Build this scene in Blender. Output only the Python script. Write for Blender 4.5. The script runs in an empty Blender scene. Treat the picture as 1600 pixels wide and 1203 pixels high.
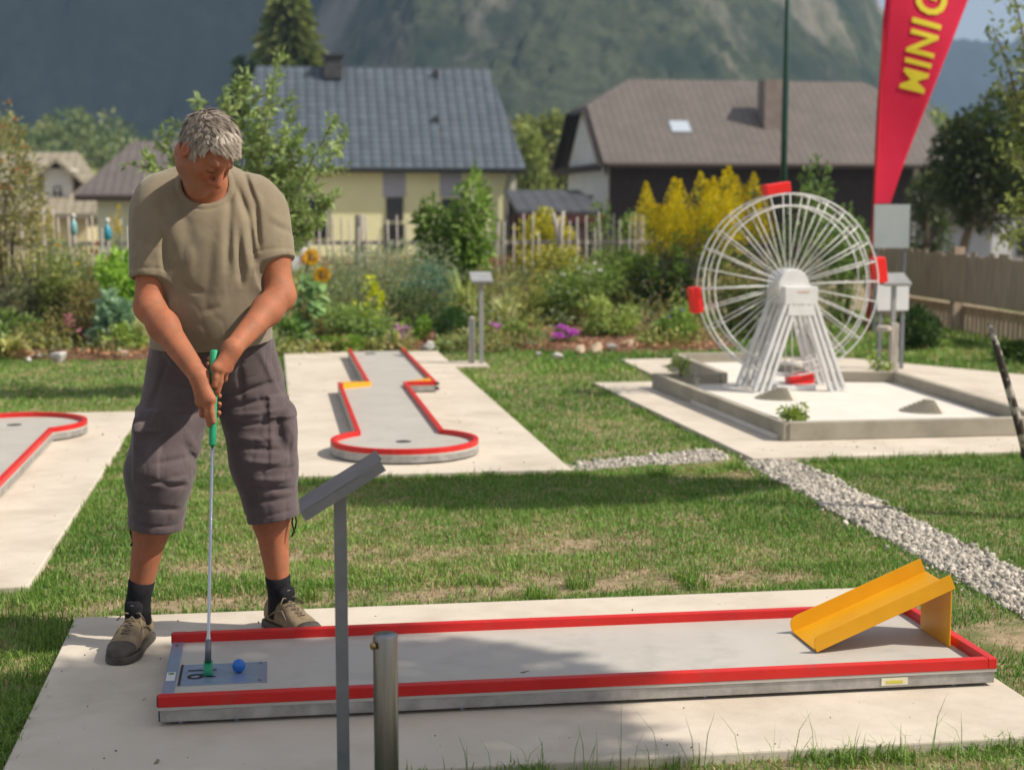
import bpy, math, random
import numpy as np
from mathutils import Vector, Matrix
random.seed(7); RNG = np.random.default_rng(7)
SC = bpy.context.scene
COL = SC.collection
PI = math.pi

# ------------------------------------------------------------------ camera maths (calibrated to the photograph)
CAMH, FPX, CX, CY = 1.4, 2450.0, 800.0, 601.5
PITCH = math.atan2(CY-320.0, FPX)
YAW = math.atan2(375.0, math.hypot(FPX, CY-320.0))
FW = np.array([math.sin(YAW)*math.cos(PITCH), math.cos(YAW)*math.cos(PITCH), -math.sin(PITCH)])
RT = np.array([math.cos(YAW), -math.sin(YAW), 0.0])
UPV = np.cross(RT, FW)
CAM0 = np.array([0.0, 0.0, CAMH])
def _ray(x, y): return FW + RT*(x-CX)/FPX - UPV*(y-CY)/FPX
def G(x, y, z=0.0):
    r = _ray(x, y); return CAM0 + r*(z-CAMH)/r[2]
def Q(x, y, d):
    "world point seen at photo position x, y at distance d along the depth axis"
    r = _ray(x, y); return CAM0 + r*d/r[1]

# ------------------------------------------------------------------ object helpers
ORG = {}
def tag(o, label=None, cat=None, group=None, kind=None):
    if label: o['label'] = label
    if cat: o['category'] = cat
    if group: o['group'] = group
    if kind: o['kind'] = kind
    return o
def thing(name, loc, label, cat, group=None):
    o = bpy.data.objects.new(name, None); COL.objects.link(o)
    o.empty_display_size = .1
    o.location = Vector([float(v) for v in loc]); ORG[o.name] = np.array([float(v) for v in loc])
    return tag(o, label, cat, group)
def raw(name, V, F, mat, parent=None, smooth=False, cols=None, bevel=0, uv=None, base=None, auto=None):
    """link V, F as one mesh object; V is in world space"""
    V = np.asarray(V, float)
    me = bpy.data.meshes.new(name)
    if parent is not None: org = ORG[parent.name]
    elif base is not None: org = np.array(base, float)
    else:
        lo, hi = V.min(0), V.max(0); org = np.array([(lo[0]+hi[0])/2, (lo[1]+hi[1])/2, lo[2]])
    L = V-org
    if isinstance(F, np.ndarray): F = [F]
    if len(F) and isinstance(F[0], np.ndarray):
        nv = len(L); tot = sum(len(f) for f in F); idx = np.concatenate([f.ravel() for f in F]).astype(np.int32)
        sizes = np.concatenate([np.full(len(f), f.shape[1], np.int32) for f in F])
        st = np.concatenate([[0], np.cumsum(sizes)[:-1]]).astype(np.int32)
        me.vertices.add(nv); me.vertices.foreach_set('co', L.astype(np.float32).ravel())
        me.loops.add(len(idx)); me.loops.foreach_set('vertex_index', idx)
        me.polygons.add(tot); me.polygons.foreach_set('loop_start', st); me.polygons.foreach_set('loop_total', sizes)
        me.update(calc_edges=True)
    else:
        me.from_pydata([tuple(v) for v in L], [], [tuple(int(i) for i in f) for f in F]); me.update()
    if smooth: me.polygons.foreach_set('use_smooth', np.ones(len(me.polygons), bool))
    if auto is not None:
        me.polygons.foreach_set('use_smooth', np.ones(len(me.polygons), bool))
        try: me.set_sharp_from_angle(angle=math.radians(auto))
        except Exception: pass
    if cols is not None:
        a = me.color_attributes.new('col', 'FLOAT_COLOR', 'POINT')
        c = np.ones((len(L), 4), np.float32); c[:, :3] = cols
        a.data.foreach_set('color', c.ravel())
    if uv is not None:
        l = me.uv_layers.new(name='UVMap'); li = np.empty(len(me.loops), np.int32)
        me.loops.foreach_get('vertex_index', li); l.data.foreach_set('uv', np.asarray(uv, np.float32)[li].ravel())
    me.materials.append(mat)
    o = bpy.data.objects.new(name, me); COL.objects.link(o)
    ORG[o.name] = org
    if parent is not None: o.parent = parent
    else: o.location = Vector(org)
    if bevel:
        m = o.modifiers.new('bevel', 'BEVEL'); m.width = bevel; m.segments = 2; m.limit_method = 'ANGLE'; m.angle_limit = math.radians(40)
        m.harden_normals = False
    return o

def frame(d):
    d = np.asarray(d, float); d = d/np.linalg.norm(d)
    a = np.array([0, 0, 1.]) if abs(d[2]) < .9 else np.array([1., 0, 0])
    u = np.cross(a, d); u /= np.linalg.norm(u)
    return u, np.cross(d, u), d

class MB:
    def __init__(s): s.V = []; s.F = []
    def add(s, V, F):
        n = len(s.V); s.V += [tuple(map(float, v)) for v in V]; s.F += [tuple(i+n for i in f) for f in F]; return s
    def box(s, c, size, rot=None):
        c = np.asarray(c, float); h = np.asarray(size, float)/2
        V = np.array([[x, y, z] for z in (-1, 1) for y in (-1, 1) for x in (-1, 1)], float)*h
        if rot is not None: V = V @ np.asarray(rot).T
        return s.add(V+c, [(0, 2, 3, 1), (4, 5, 7, 6), (0, 1, 5, 4), (2, 6, 7, 3), (0, 4, 6, 2), (1, 3, 7, 5)])
    def bx(s, x0, x1, y0, y1, z0, z1): return s.box(((x0+x1)/2, (y0+y1)/2, (z0+z1)/2), (x1-x0, y1-y0, z1-z0))
    def bar(s, a, b, w, h=None, up=(0, 0, 1)):
        a = np.asarray(a, float); b = np.asarray(b, float); h = w if h is None else h
        d = b-a; L = np.linalg.norm(d); d /= L
        up = np.asarray(up, float)
        if abs(d@up) > .95: up = np.array([0, 1., 0])
        u = np.cross(up, d); u /= np.linalg.norm(u); v = np.cross(d, u)
        return s.box((a+b)/2, (w, h, L), np.stack([u, v, d], 1))
    def tube(s, pts, r, n=10, caps=True):
        pts = [np.asarray(p, float) for p in pts]; m = len(pts)
        r = [r]*m if np.isscalar(r) else r
        rings = []; pu = None
        for i, p in enumerate(pts):
            d = pts[min(i+1, m-1)]-pts[max(i-1, 0)]
            d = d/(np.linalg.norm(d)+1e-12)
            if pu is None: u, v, _ = frame(d)
            else:
                u = pu-d*(pu@d); u /= np.linalg.norm(u); v = np.cross(d, u)
            pu = u
            rings.append([p+r[i]*(u*math.cos(2*PI*k/n)+v*math.sin(2*PI*k/n)) for k in range(n)])
        V = [q for R in rings for q in R]
        F = [(i*n+k, i*n+(k+1) % n, (i+1)*n+(k+1) % n, (i+1)*n+k) for i in range(m-1) for k in range(n)]
        if caps: F += [tuple(range(n))[::-1], tuple((m-1)*n+k for k in range(n))]
        return s.add(V, F)
    def lathe(s, prof, c, n=24):
        c = np.asarray(c, float)
        V = [c+np.array([r*math.cos(2*PI*k/n), r*math.sin(2*PI*k/n), z]) for r, z in prof for k in range(n)]
        m = len(prof)
        F = [(i*n+k, i*n+(k+1) % n, (i+1)*n+(k+1) % n, (i+1)*n+k) for i in range(m-1) for k in range(n)]
        F += [tuple(range(n))[::-1], tuple((m-1)*n+k for k in range(n))]
        return s.add(V, F)
    def prism(s, poly, z0, z1):
        n = len(poly)
        V = [(p[0], p[1], z0) for p in poly]+[(p[0], p[1], z1) for p in poly]
        F = [tuple(range(n))[::-1], tuple(range(n, 2*n))]+[(i, (i+1) % n, n+(i+1) % n, n+i) for i in range(n)]
        return s.add(V, F)
    def wall(s, path, w, z0, z1, closed=False):
        "strip of width w along a 2D path (offset to the left of it), as boxes mitred at the corners"
        P = [np.asarray(p, float) for p in path]; n = len(P); off = []
        for i in range(n):
            if closed: a, b = P[(i-1) % n], P[(i+1) % n]
            else: a, b = P[max(i-1, 0)], P[min(i+1, n-1)]
            d1 = P[i]-a if (i > 0 or closed) else b-P[i]
            d2 = b-P[i] if (i < n-1 or closed) else P[i]-a
            d1 = d1/np.linalg.norm(d1); d2 = d2/np.linalg.norm(d2)
            n1 = np.array([-d1[1], d1[0]]); n2 = np.array([-d2[1], d2[0]])
            m = n1+n2; m = m/np.linalg.norm(m); k = w/max(.35, m@n1)
            off.append(P[i]+m*k)
        V = []
        for i in range(n):
            for p in (P[i], off[i]):
                V += [(p[0], p[1], z0), (p[0], p[1], z1)]
        F = []
        R = range(n) if closed else range(n-1)
        for i in R:
            a, b = 4*i, 4*((i+1) % n)
            F += [(a+1, b+1, b+3, a+3), (a, a+2, b+2, b), (a, b, b+1, a+1), (a+2, a+3, b+3, b+2)]
        if not closed:
            F += [(0, 1, 3, 2), (4*(n-1), 4*(n-1)+2, 4*(n-1)+3, 4*(n-1)+1)]
        return s.add(V, F)
    def build(s, name, mat, parent=None, **k): return raw(name, s.V, s.F, mat, parent, **k)

def rotz(a):
    c, s = math.cos(a), math.sin(a); return np.array([[c, -s, 0], [s, c, 0], [0, 0, 1.]])
def roty(a):
    c, s = math.cos(a), math.sin(a); return np.array([[c, 0, s], [0, 1, 0], [-s, 0, c]])
def rotx(a):
    c, s = math.cos(a), math.sin(a); return np.array([[1, 0, 0], [0, c, -s], [0, s, c]])
def text_mesh(body, size, bold=0.0, extrude=.001):
    cu = bpy.data.curves.new('lettering', 'FONT'); cu.body = body; cu.size = size; cu.extrude = extrude; cu.offset = bold
    cu.align_x = 'LEFT'; cu.resolution_u = 3
    o = bpy.data.objects.new('lettering', cu); COL.objects.link(o)
    dg = bpy.context.evaluated_depsgraph_get(); me = bpy.data.meshes.new_from_object(o.evaluated_get(dg))
    V = np.array([v.co[:] for v in me.vertices]); F = [tuple(p.vertices) for p in me.polygons]
    bpy.data.objects.remove(o); bpy.data.meshes.remove(me); bpy.data.curves.remove(cu)
    return V, F

# ------------------------------------------------------------------ noise for numpy
def _hash(ix, iy, iz, seed):
    h = (ix.astype(np.int64)*374761393+iy.astype(np.int64)*668265263+iz.astype(np.int64)*2147483647+seed*1013904223) & 0xffffffff
    h = ((h ^ (h >> 13))*1274126177) & 0xffffffff
    return ((h ^ (h >> 16)) & 0xffff)/65535.0
def vnoise(P, scale=1.0, seed=0):
    P = np.asarray(P, float)*scale
    if P.shape[1] == 2: P = np.concatenate([P, np.zeros((len(P), 1))], 1)
    I = np.floor(P); f = P-I; f = f*f*(3-2*f); I = I.astype(np.int64); r = 0
    for dx in (0, 1):
        for dy in (0, 1):
            for dz in (0, 1):
                w = (f[:, 0] if dx else 1-f[:, 0])*(f[:, 1] if dy else 1-f[:, 1])*(f[:, 2] if dz else 1-f[:, 2])
                r = r+w*_hash(I[:, 0]+dx, I[:, 1]+dy, I[:, 2]+dz, seed)
    return r
def fbm(P, scale=1.0, oct=4, seed=0):
    r = 0; a = .5; t = 0
    for i in range(oct): r = r+a*vnoise(P, scale*2**i, seed+i*17); t += a; a *= .5
    return r/t

# ------------------------------------------------------------------ materials
def new_mat(name):
    m = bpy.data.materials.new(name); m.use_nodes = True
    nt = m.node_tree; return m, nt, nt.nodes, nt.links, nt.nodes['Principled BSDF']
def M(name, c1, c2=None, scale=8, rough=.6, metal=0, bump=0, bscale=None, spec=.5, detail=6, ramp=(.35, .65), stretch=None, rv=0, coat=0, bdist=.01, c3=None, s3=2.0, r3=(.55, .7), sheen=0, distort=0):
    "principled material: two tones mixed by noise, optional large third tone, noise bump"
    m, nt, N, L, b = new_mat(name)
    b.inputs['Base Color'].default_value = (*c1, 1); b.inputs['Roughness'].default_value = rough
    b.inputs['Metallic'].default_value = metal; b.inputs['Specular IOR Level'].default_value = spec
    b.inputs['Coat Weight'].default_value = coat
    if sheen: b.inputs['Sheen Weight'].default_value = sheen; b.inputs['Sheen Roughness'].default_value = .5
    tc = N.new('ShaderNodeTexCoord'); src = tc.outputs['Object']
    if stretch:
        mp = N.new('ShaderNodeMapping'); mp.inputs['Scale'].default_value = stretch; L.new(src, mp.inputs['Vector']); src = mp.outputs['Vector']
    if c2 is not None:
        n = N.new('ShaderNodeTexNoise'); n.inputs['Scale'].default_value = scale; n.inputs['Detail'].default_value = detail; n.inputs['Roughness'].default_value = .6
        n.inputs['Distortion'].default_value = distort
        L.new(src, n.inputs['Vector'])
        r = N.new('ShaderNodeValToRGB'); e = r.color_ramp.elements
        e[0].position, e[1].position = ramp; e[0].color = (*c1, 1); e[1].color = (*c2, 1)
        L.new(n.outputs['Fac'], r.inputs['Fac']); out = r.outputs['Color']
        if c3 is not None:
            n3 = N.new('ShaderNodeTexNoise'); n3.inputs['Scale'].default_value = s3; n3.inputs['Detail'].default_value = 8; n3.inputs['Roughness'].default_value = .65
            L.new(src, n3.inputs['Vector'])
            r3n = N.new('ShaderNodeValToRGB'); e = r3n.color_ramp.elements; e[0].position, e[1].position = r3; e[0].color = (0, 0, 0, 1); e[1].color = (1, 1, 1, 1)
            L.new(n3.outputs['Fac'], r3n.inputs['Fac'])
            mx = N.new('ShaderNodeMix'); mx.data_type = 'RGBA'; mx.inputs['B'].default_value = (*c3, 1)
            L.new(r3n.outputs['Color'], mx.inputs['Factor']); L.new(out, mx.inputs['A']); out = mx.outputs['Result']
        L.new(out, b.inputs['Base Color'])
        if rv:
            mr = N.new('ShaderNodeMapRange'); mr.inputs['To Min'].default_value = rough-rv; mr.inputs['To Max'].default_value = rough+rv
            L.new(n.outputs['Fac'], mr.inputs['Value']); L.new(mr.outputs['Result'], b.inputs['Roughness'])
    if bump:
        n2 = N.new('ShaderNodeTexNoise'); n2.inputs['Scale'].default_value = bscale or scale*4; n2.inputs['Detail'].default_value = 5
        L.new(src, n2.inputs['Vector'])
        bp = N.new('ShaderNodeBump'); bp.inputs['Strength'].default_value = bump; bp.inputs['Distance'].default_value = bdist
        L.new(n2.outputs['Fac'], bp.inputs['Height']); L.new(bp.outputs['Normal'], b.inputs['Normal'])
    return m
def leaf_material(name, trans=.3, rough=.5, spec=.35):
    m, nt, N, L, b = new_mat(name)
    at = N.new('ShaderNodeAttribute'); at.attribute_name = 'col'
    L.new(at.outputs['Color'], b.inputs['Base Color']); b.inputs['Roughness'].default_value = rough; b.inputs['Specular IOR Level'].default_value = spec
    if trans:
        t = N.new('ShaderNodeBsdfTranslucent'); mx = N.new('ShaderNodeMixShader'); mx.inputs['Fac'].default_value = trans
        hs = N.new('ShaderNodeHueSaturation'); hs.inputs['Value'].default_value = 1.3; hs.inputs['Saturation'].default_value = 1.1
        L.new(at.outputs['Color'], hs.inputs['Color']); L.new(hs.outputs['Color'], t.inputs['Color'])
        L.new(b.outputs['BSDF'], mx.inputs[1]); L.new(t.outputs['BSDF'], mx.inputs[2])
        L.new(mx.outputs['Shader'], N['Material Output'].inputs['Surface'])
    return m
def vcol_material(name, rough=.55, spec=.4, bump=0, bscale=200, sss=0, detail=4, bdist=.004, sheen=0):
    m, nt, N, L, b = new_mat(name)
    at = N.new('ShaderNodeAttribute'); at.attribute_name = 'col'
    L.new(at.outputs['Color'], b.inputs['Base Color']); b.inputs['Roughness'].default_value = rough; b.inputs['Specular IOR Level'].default_value = spec
    if sheen: b.inputs['Sheen Weight'].default_value = sheen
    if sss:
        b.inputs['Subsurface Weight'].default_value = sss; b.inputs['Subsurface Radius'].default_value = (.012, .005, .003); b.inputs['Subsurface Scale'].default_value = 1
    if bump:
        tc = N.new('ShaderNodeTexCoord'); n2 = N.new('ShaderNodeTexNoise'); n2.inputs['Scale'].default_value = bscale; n2.inputs['Detail'].default_value = detail
        L.new(tc.outputs['Object'], n2.inputs['Vector'])
        bp = N.new('ShaderNodeBump'); bp.inputs['Strength'].default_value = bump; bp.inputs['Distance'].default_value = bdist
        L.new(n2.outputs['Fac'], bp.inputs['Height']); L.new(bp.outputs['Normal'], b.inputs['Normal'])
    return m

LEAF = leaf_material('leaf')
BLADE = leaf_material('grass_blade', .25, .55)
PETAL = leaf_material('petal', .3, .6)
VCOL = vcol_material('tinted_surface', .7)
BARK = M('bark', (.10, .075, .055), (.2, .16, .12), 14, .85, bump=.6, bscale=30)
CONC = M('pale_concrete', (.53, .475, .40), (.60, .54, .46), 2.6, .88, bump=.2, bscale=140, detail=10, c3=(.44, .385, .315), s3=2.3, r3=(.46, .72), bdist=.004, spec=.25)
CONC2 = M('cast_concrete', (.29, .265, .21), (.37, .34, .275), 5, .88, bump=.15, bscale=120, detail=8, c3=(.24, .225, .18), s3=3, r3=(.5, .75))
ETER = M('fibre_cement', (.42, .40, .365), (.465, .445, .41), 3, .5, bump=.05, bscale=220, detail=9, spec=.4, bdist=.002, c3=(.35, .335, .305), s3=7, r3=(.52, .8))
RED = M('red_paint', (.50, .010, .010), (.60, .016, .013), 5, .42, spec=.45, bump=.08, bscale=50, c3=(.44, .035, .03), s3=14, r3=(.56, .72), rv=.1)
GALV = M('galvanised_steel', (.30, .295, .285), (.46, .45, .44), 18, .5, metal=.55, bump=.06, bscale=60, rv=.1)
YEL = M('yellow_paint', (.70, .33, .006), (.76, .38, .010), 6, .42, spec=.5)
STEEL = M('brushed_steel_sky_tint', (.30, .38, .55), (.36, .44, .61), 30, .25, metal=.5, stretch=(1, 12, 1), rv=.04)  # base colour tinted blue for the sky it reflects
BLACKP = M('black_plastic', (.015, .015, .017), (.03, .03, .03), 20, .5)
WHITE = M('white_lacquer', (.64, .65, .65), (.72, .72, .71), 10, .45)
# ================================================================== setting
def terrain_z(x, y):
    x = np.asarray(x, float); y = np.asarray(y, float)
    t = np.clip((y-24)/38, 0, 1); t = t*t*(3-2*t)
    return -.03-1.5*t
LAWN_SOIL = M('worn_soil', (.24, .175, .105), (.37, .285, .18), 26, .95, bump=.9, bscale=90, c3=(.13, .14, .045), s3=5, r3=(.46, .6))
xs = np.unique(np.concatenate([np.linspace(-2600, -60, 16), np.linspace(-60, 80, 41), np.linspace(80, 2600, 16)]))
ys = np.unique(np.concatenate([[-120, -40, -8], np.linspace(-4, 24, 15), np.linspace(24, 70, 24), np.linspace(70, 3000, 26)]))
gx, gy = np.meshgrid(xs, ys)
V = np.stack([gx.ravel(), gy.ravel(), terrain_z(gx.ravel(), gy.ravel())], 1)
nx, ny = len(xs), len(ys)
i = (np.arange(ny-1)[:, None]*nx+np.arange(nx-1)[None]).ravel()
tag(raw('ground', V, np.stack([i, i+1, i+nx+1, i+nx], 1), LAWN_SOIL, smooth=True, base=(0, 0, 0)), 'worn lawn soil under the grass', 'ground', kind='structure')

def slab(name, label, poly, z1=0.0, z0=-.12, mat=CONC):
    return tag(MB().prism(poly, z0, z1).build(name, mat, bevel=.006), label, 'pavement', kind='structure')
SLAB_NEAR = [(-.69, 3.775), (2.11, 3.775), (2.11, 5.40), (-.69, 5.40)]
SLAB_MID = [(.095, 8.12), (1.555, 8.12), (1.555, 13.55), (1.86, 13.55), (1.86, 13.98), (1.555, 13.98), (1.555, 15.0), (.085, 15.0)]
SLAB_LEFT = [(-3.2, 5.88), (-.915, 5.88), (-.905, 10.88), (-3.2, 10.88)]
SLAB_WHEEL = [(2.62, 8.33), (6.6, 8.33), (6.6, 11.4), (5.1, 13.95), (3.12, 13.95), (3.10, 12.13), (2.50, 12.13)]
slab('pavement', 'pale concrete slab under the nearest minigolf lane', SLAB_NEAR)
slab('pavement', 'pale concrete slab under the lane with the round end', SLAB_MID)
slab('pavement', 'pale concrete slab along the left side of the lawn', SLAB_LEFT)
slab('pavement', 'pale concrete slab around the model ferris wheel basin', SLAB_WHEEL)
PATH_A = [(2.56, 4.3), (2.86, 4.3), (2.86, 8.33), (2.57, 8.33)]
PATH_B = [(1.56, 8.17), (2.50, 8.40), (2.56, 8.62), (2.52, 8.80), (1.56, 8.42)]
GRAV = M('gravel_base', (.26, .235, .20), (.42, .385, .335), 60, .95, bump=.8, bscale=90)
tag(MB().prism(PATH_A, -.05, -.022).add(*(lambda m: (m.V, m.F))(MB().prism(PATH_B, -.05, -.0215))).build('path', GRAV), 'narrow gravel path between the lawns', 'path', kind='structure')

def inpoly(P, poly):
    x, y = P[:, 0], P[:, 1]; r = np.zeros(len(P), bool); n = len(poly); j = n-1
    for i in range(n):
        xi, yi = poly[i]; xj, yj = poly[j]
        c = ((yi > y) != (yj > y)) & (x < (xj-xi)*(y-yi)/(yj-yi+1e-12)+xi)
        r ^= c; j = i
    return r
# gravel stones: too many to count
PHI = (1+5**.5)/2
ICO_V = np.array([(-1, PHI, 0), (1, PHI, 0), (-1, -PHI, 0), (1, -PHI, 0), (0, -1, PHI), (0, 1, PHI), (0, -1, -PHI), (0, 1, -PHI), (PHI, 0, -1), (PHI, 0, 1), (-PHI, 0, -1), (-PHI, 0, 1)])/math.sqrt(1+PHI*PHI)
ICO_F = np.array([(0, 11, 5), (0, 5, 1), (0, 1, 7), (0, 7, 10), (0, 10, 11), (1, 5, 9), (5, 11, 4), (11, 10, 2), (10, 7, 6), (7, 1, 8), (3, 9, 4), (3, 4, 2), (3, 2, 6), (3, 6, 8), (3, 8, 9), (4, 9, 5), (2, 4, 11), (6, 2, 10), (8, 6, 7), (9, 8, 1)])
def rand_rot(n, rng):
    q = rng.normal(size=(n, 4)); q /= np.linalg.norm(q, axis=1)[:, None]; w, x, y, z = q.T
    return np.stack([np.stack([1-2*(y*y+z*z), 2*(x*y-z*w), 2*(x*z+y*w)], 1), np.stack([2*(x*y+z*w), 1-2*(x*x+z*z), 2*(y*z-x*w)], 1), np.stack([2*(x*z-y*w), 2*(y*z+x*w), 1-2*(x*x+y*y)], 1)], 1)
def mixc0(a, b, t): return np.array(a)+(np.array(b)-np.array(a))*np.asarray(t)[:, None]
def stones(P, size, rng, flat=.7, jag=.42):
    n = len(P); B = ICO_V[None]*(1+jag*(rng.random((n, 12, 1))*2-1))
    B = B*(np.stack([1+.4*rng.random(n), .8+.3*rng.random(n), flat*(.7+.5*rng.random(n))], 1)[:, None]*size[:, None, None])
    B = np.einsum('nij,nkj->nki', rand_rot(n, rng), B)
    V = (B+P[:, None]).reshape(-1, 3)
    F = (ICO_F[None]+(np.arange(n)*12)[:, None, None]).reshape(-1, 3)
    return V, F
rng = np.random.default_rng(3)
P = np.concatenate([np.stack([rng.uniform(2.50, 2.92, 19000), rng.uniform(4.3, 8.36, 19000)], 1), np.stack([rng.uniform(1.56, 2.62, 2600), rng.uniform(8.12, 8.84, 2600)], 1)])
wob = .035*(fbm(P, 4, 3, 5)-.5)*2
k = inpoly(P+np.stack([wob, wob], 1), PATH_A) | inpoly(P+np.stack([wob, wob], 1), PATH_B) | (rng.random(len(P)) < .02)
P = P[k & ~inpoly(P, SLAB_WHEEL) & ~inpoly(P, SLAB_MID)]
s = rng.gamma(4, .0018, len(P)).clip(.0035, .019)
V, F = stones(np.concatenate([P, (-.022+.35*s*rng.random(len(P)))[:, None]], 1), s, rng)
g = rng.random(len(P)); base = np.stack([.25+.27*g, .232+.245*g, .205+.21*g], 1)*(.75+.5*rng.random(len(P)))[:, None]
tag(raw('gravel_stones', V, F, VCOL, cols=np.repeat(base, 12, 0)), 'loose pale gravel filling the narrow path', 'gravel', kind='stuff')

# ------------------------------------------------------------------ grass
def bare_mask(P):
    "1 = worn ground, 0 = full lawn"
    x, y = P[:, 0], P[:, 1]
    n = fbm(P, 2.2, 4, 11); n2 = fbm(P, 7, 3, 23)
    def blob(cx, cy, rx, ry, a): return a*np.exp(-(((x-cx)/rx)**2+((y-cy)/ry)**2))
    m = blob(0.2, 5.62, 1.5, .13, .95)+blob(1.6, 5.72, .5, .12, .9)+blob(-.9, 5.5, .45, .16, .9)+blob(.12, 6.35, .35, .14, .7)+blob(-.3, 6.15, .25, .15, .6)
    m += blob(.75, 6.3, .5, .12, .55)+blob(1.35, 6.4, .3, .2, .7)+blob(2.35, 7.9, .22, .12, .9)+blob(1.1, 5.85, .5, .12, .6)+blob(2.45, 4.75, .3, .25, .9)+blob(.55, 6.9, .5, .2, .3)
    m += blob(3.6, 7.4, .6, .15, .35)+blob(1.9, 12.8, .35, .5, .45)+blob(2.2, 10, .3, .6, .15)
    return np.clip(m*(.55+1.1*n)+1.3*(n2-.55)*(n > .42), 0, 1)
def edge_shape(P, amp=.03):
    return (fbm(P, 6, 3, 31)-.5)*2*amp
def grass(P, h, w, rng, c1, c2, lean=.5):
    n = len(P); a = rng.uniform(0, 2*PI, n); la = a+rng.normal(0, .5, n)
    s = np.stack([np.cos(a+PI/2), np.sin(a+PI/2), np.zeros(n)], 1)*w[:, None]/2
    d = np.stack([np.cos(la), np.sin(la), np.zeros(n)], 1)
    l = (lean*rng.random(n)**.8)[:, None]; hz = np.array([0, 0, 1.])
    p1 = P+h[:, None]*(.55*hz*(1-.3*l)+.28*l*d); p2 = P+h[:, None]*(hz*(1-.55*l)+.95*l*d)
    V = np.stack([P-s, P+s, p1+s*.8, p1-s*.8, p2], 1).reshape(-1, 3)
    o = (np.arange(n)*5)[:, None]
    F = [o+np.array([[0, 1, 2, 3]]), o+np.array([[3, 2, 4]])]
    t = rng.random(n)[:, None]
    return V, F, t
def dens_points(x0, x1, y0, y1, n, rng): return np.stack([rng.uniform(x0, x1, n), rng.uniform(y0, y1, n)], 1)
rng = np.random.default_rng(21)
parts = []
for (x0, x1, y0, y1, n, hh, ww) in ((-1.6, 3.2, 3.3, 5.9, 150000, .028, .0034), (-1.6, 4.4, 5.4, 8.3, 190000, .027, .0042), (-3.2, 7.5, 8.0, 11.5, 140000, .029, .0062), (-4.2, 9, 11.5, 15.6, 110000, .034, .0088), (2.2, 11, 13, 20, 50000, .06, .014)):
    P = dens_points(x0, x1, y0, y1, n, rng)
    c = CAM0[:2]; v = P-c
    ang = np.degrees(np.arctan2(v[:, 0], v[:, 1])); P = P[(ang > -11.5) & (ang < 28.5)]
    hide = np.zeros(len(P), bool)
    J = P+np.stack([edge_shape(P), edge_shape(P+9.7)], 1)
    for S in (SLAB_NEAR, SLAB_MID, SLAB_LEFT, SLAB_WHEEL): hide |= inpoly(J, S) & inpoly(P, S) | (inpoly(P, S) & (rng.random(len(P)) > .0))
    for S in (PATH_A, PATH_B): hide |= inpoly(J, S)
    hide |= (P[:, 1] > 15.0+.25*np.sin(P[:, 0]*1.3)) & (P[:, 0] < 4.6)
    b = bare_mask(P)
    hide |= rng.random(len(P)) < np.clip((b-.18)*1.9, 0, .93)
    P = P[~hide]; b = b[~hide]
    lum = fbm(P, 1.3, 4, 41); tuft = fbm(P, 5.5, 3, 57)
    h = hh*(.45+1.0*rng.random(len(P)))*(.55+1.0*tuft)*(1-.45*b); w = ww*(.7+.6*rng.random(len(P)))
    V, F, t = grass(np.concatenate([P, np.full((len(P), 1), -.032)], 1), h, w, rng, 0, 0, .9)
    g1 = np.array([.070, .18, .024]); g2 = np.array([.235, .385, .08]); dry = np.array([.42, .35, .18])
    mixv = np.clip(.7*t[:, 0]+1.6*(lum-.5)+.15, 0, 1)[:, None]
    colr = g1+(g2-g1)*mixv
    dm = (rng.random(len(P)) < .08+.25*(lum > .55)*(tuft < .5)+.45*b)[:, None]
    colr = np.where(dm, dry*(.7+.5*t), colr)
    parts.append((V, F, np.repeat(colr, 5, 0)))
# flattened dry thatch on the worn places
P = dens_points(-1.3, 3.0, 5.4, 8.1, 90000, rng); b = bare_mask(P); P = P[(b > .22) & (rng.random(len(P)) < .75*b*(1.25-b)) & ~inpoly(P, SLAB_NEAR) & ~inpoly(P, PATH_A)]
V, F, t = grass(np.concatenate([P, np.full((len(P), 1), -.030)], 1), .012+.016*rng.random(len(P)), .0035+.002*rng.random(len(P)), rng, 0, 0, 1.7)
q = rng.random((len(P), 1)); c = np.where(q < .3, np.array([.16, .2, .05]), np.where(q < .75, np.array([.44, .36, .2]), np.array([.16, .115, .07])))*(.7+.6*t)
parts.append((V, F, np.repeat(c, 5, 0)))
# longer tufts hanging over the slab edges, plus scattered clumps and seed stalks
def clump(cx, cy, r, n, h, w, rng, z=-.03):
    a = rng.uniform(0, 2*PI, n); q = r*np.sqrt(rng.random(n))
    P = np.stack([cx+q*np.cos(a), cy+q*np.sin(a), np.full(n, z)], 1)
    V, F, t = grass(P, h*(.5+.7*rng.random(n)), np.full(n, w), rng, 0, 0, 1.0)
    c = np.array([.075, .17, .022])+(np.array([.23, .35, .07])-np.array([.075, .17, .022]))*t
    parts.append((V, F, np.repeat(c, 5, 0)))
for i in range(420):
    side = rng.integers(0, 9)
    if side == 0: p = (rng.uniform(.3, 2.4), 3.75-.03*rng.random())
    elif side == 1: p = (rng.uniform(-.6, 2.2), 5.43+.03*rng.random())
    elif side == 2: p = (-.72-.02*rng.random(), rng.uniform(3.8, 5.5))
    elif side == 3: p = (rng.uniform(.0, 1.6), 8.09-.05*rng.random())
    elif side == 4: p = (.07-.03*rng.random(), rng.uniform(8.1, 14.8))
    elif side == 5: p = (1.59+.02*rng.random(), rng.uniform(8.3, 13.4))
    elif side == 6: p = (-.88+.03*rng.random(), rng.uniform(5.85, 10.8))
    elif side == 7: p = (rng.uniform(2.9, 4.6), 8.29-.04*rng.random())
    else: p = (2.47+.05*rng.random(), rng.uniform(8.9, 12))
    clump(p[0], p[1], .05, 26, .050*(.6+.8*rng.random()), .0042, rng)
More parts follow.
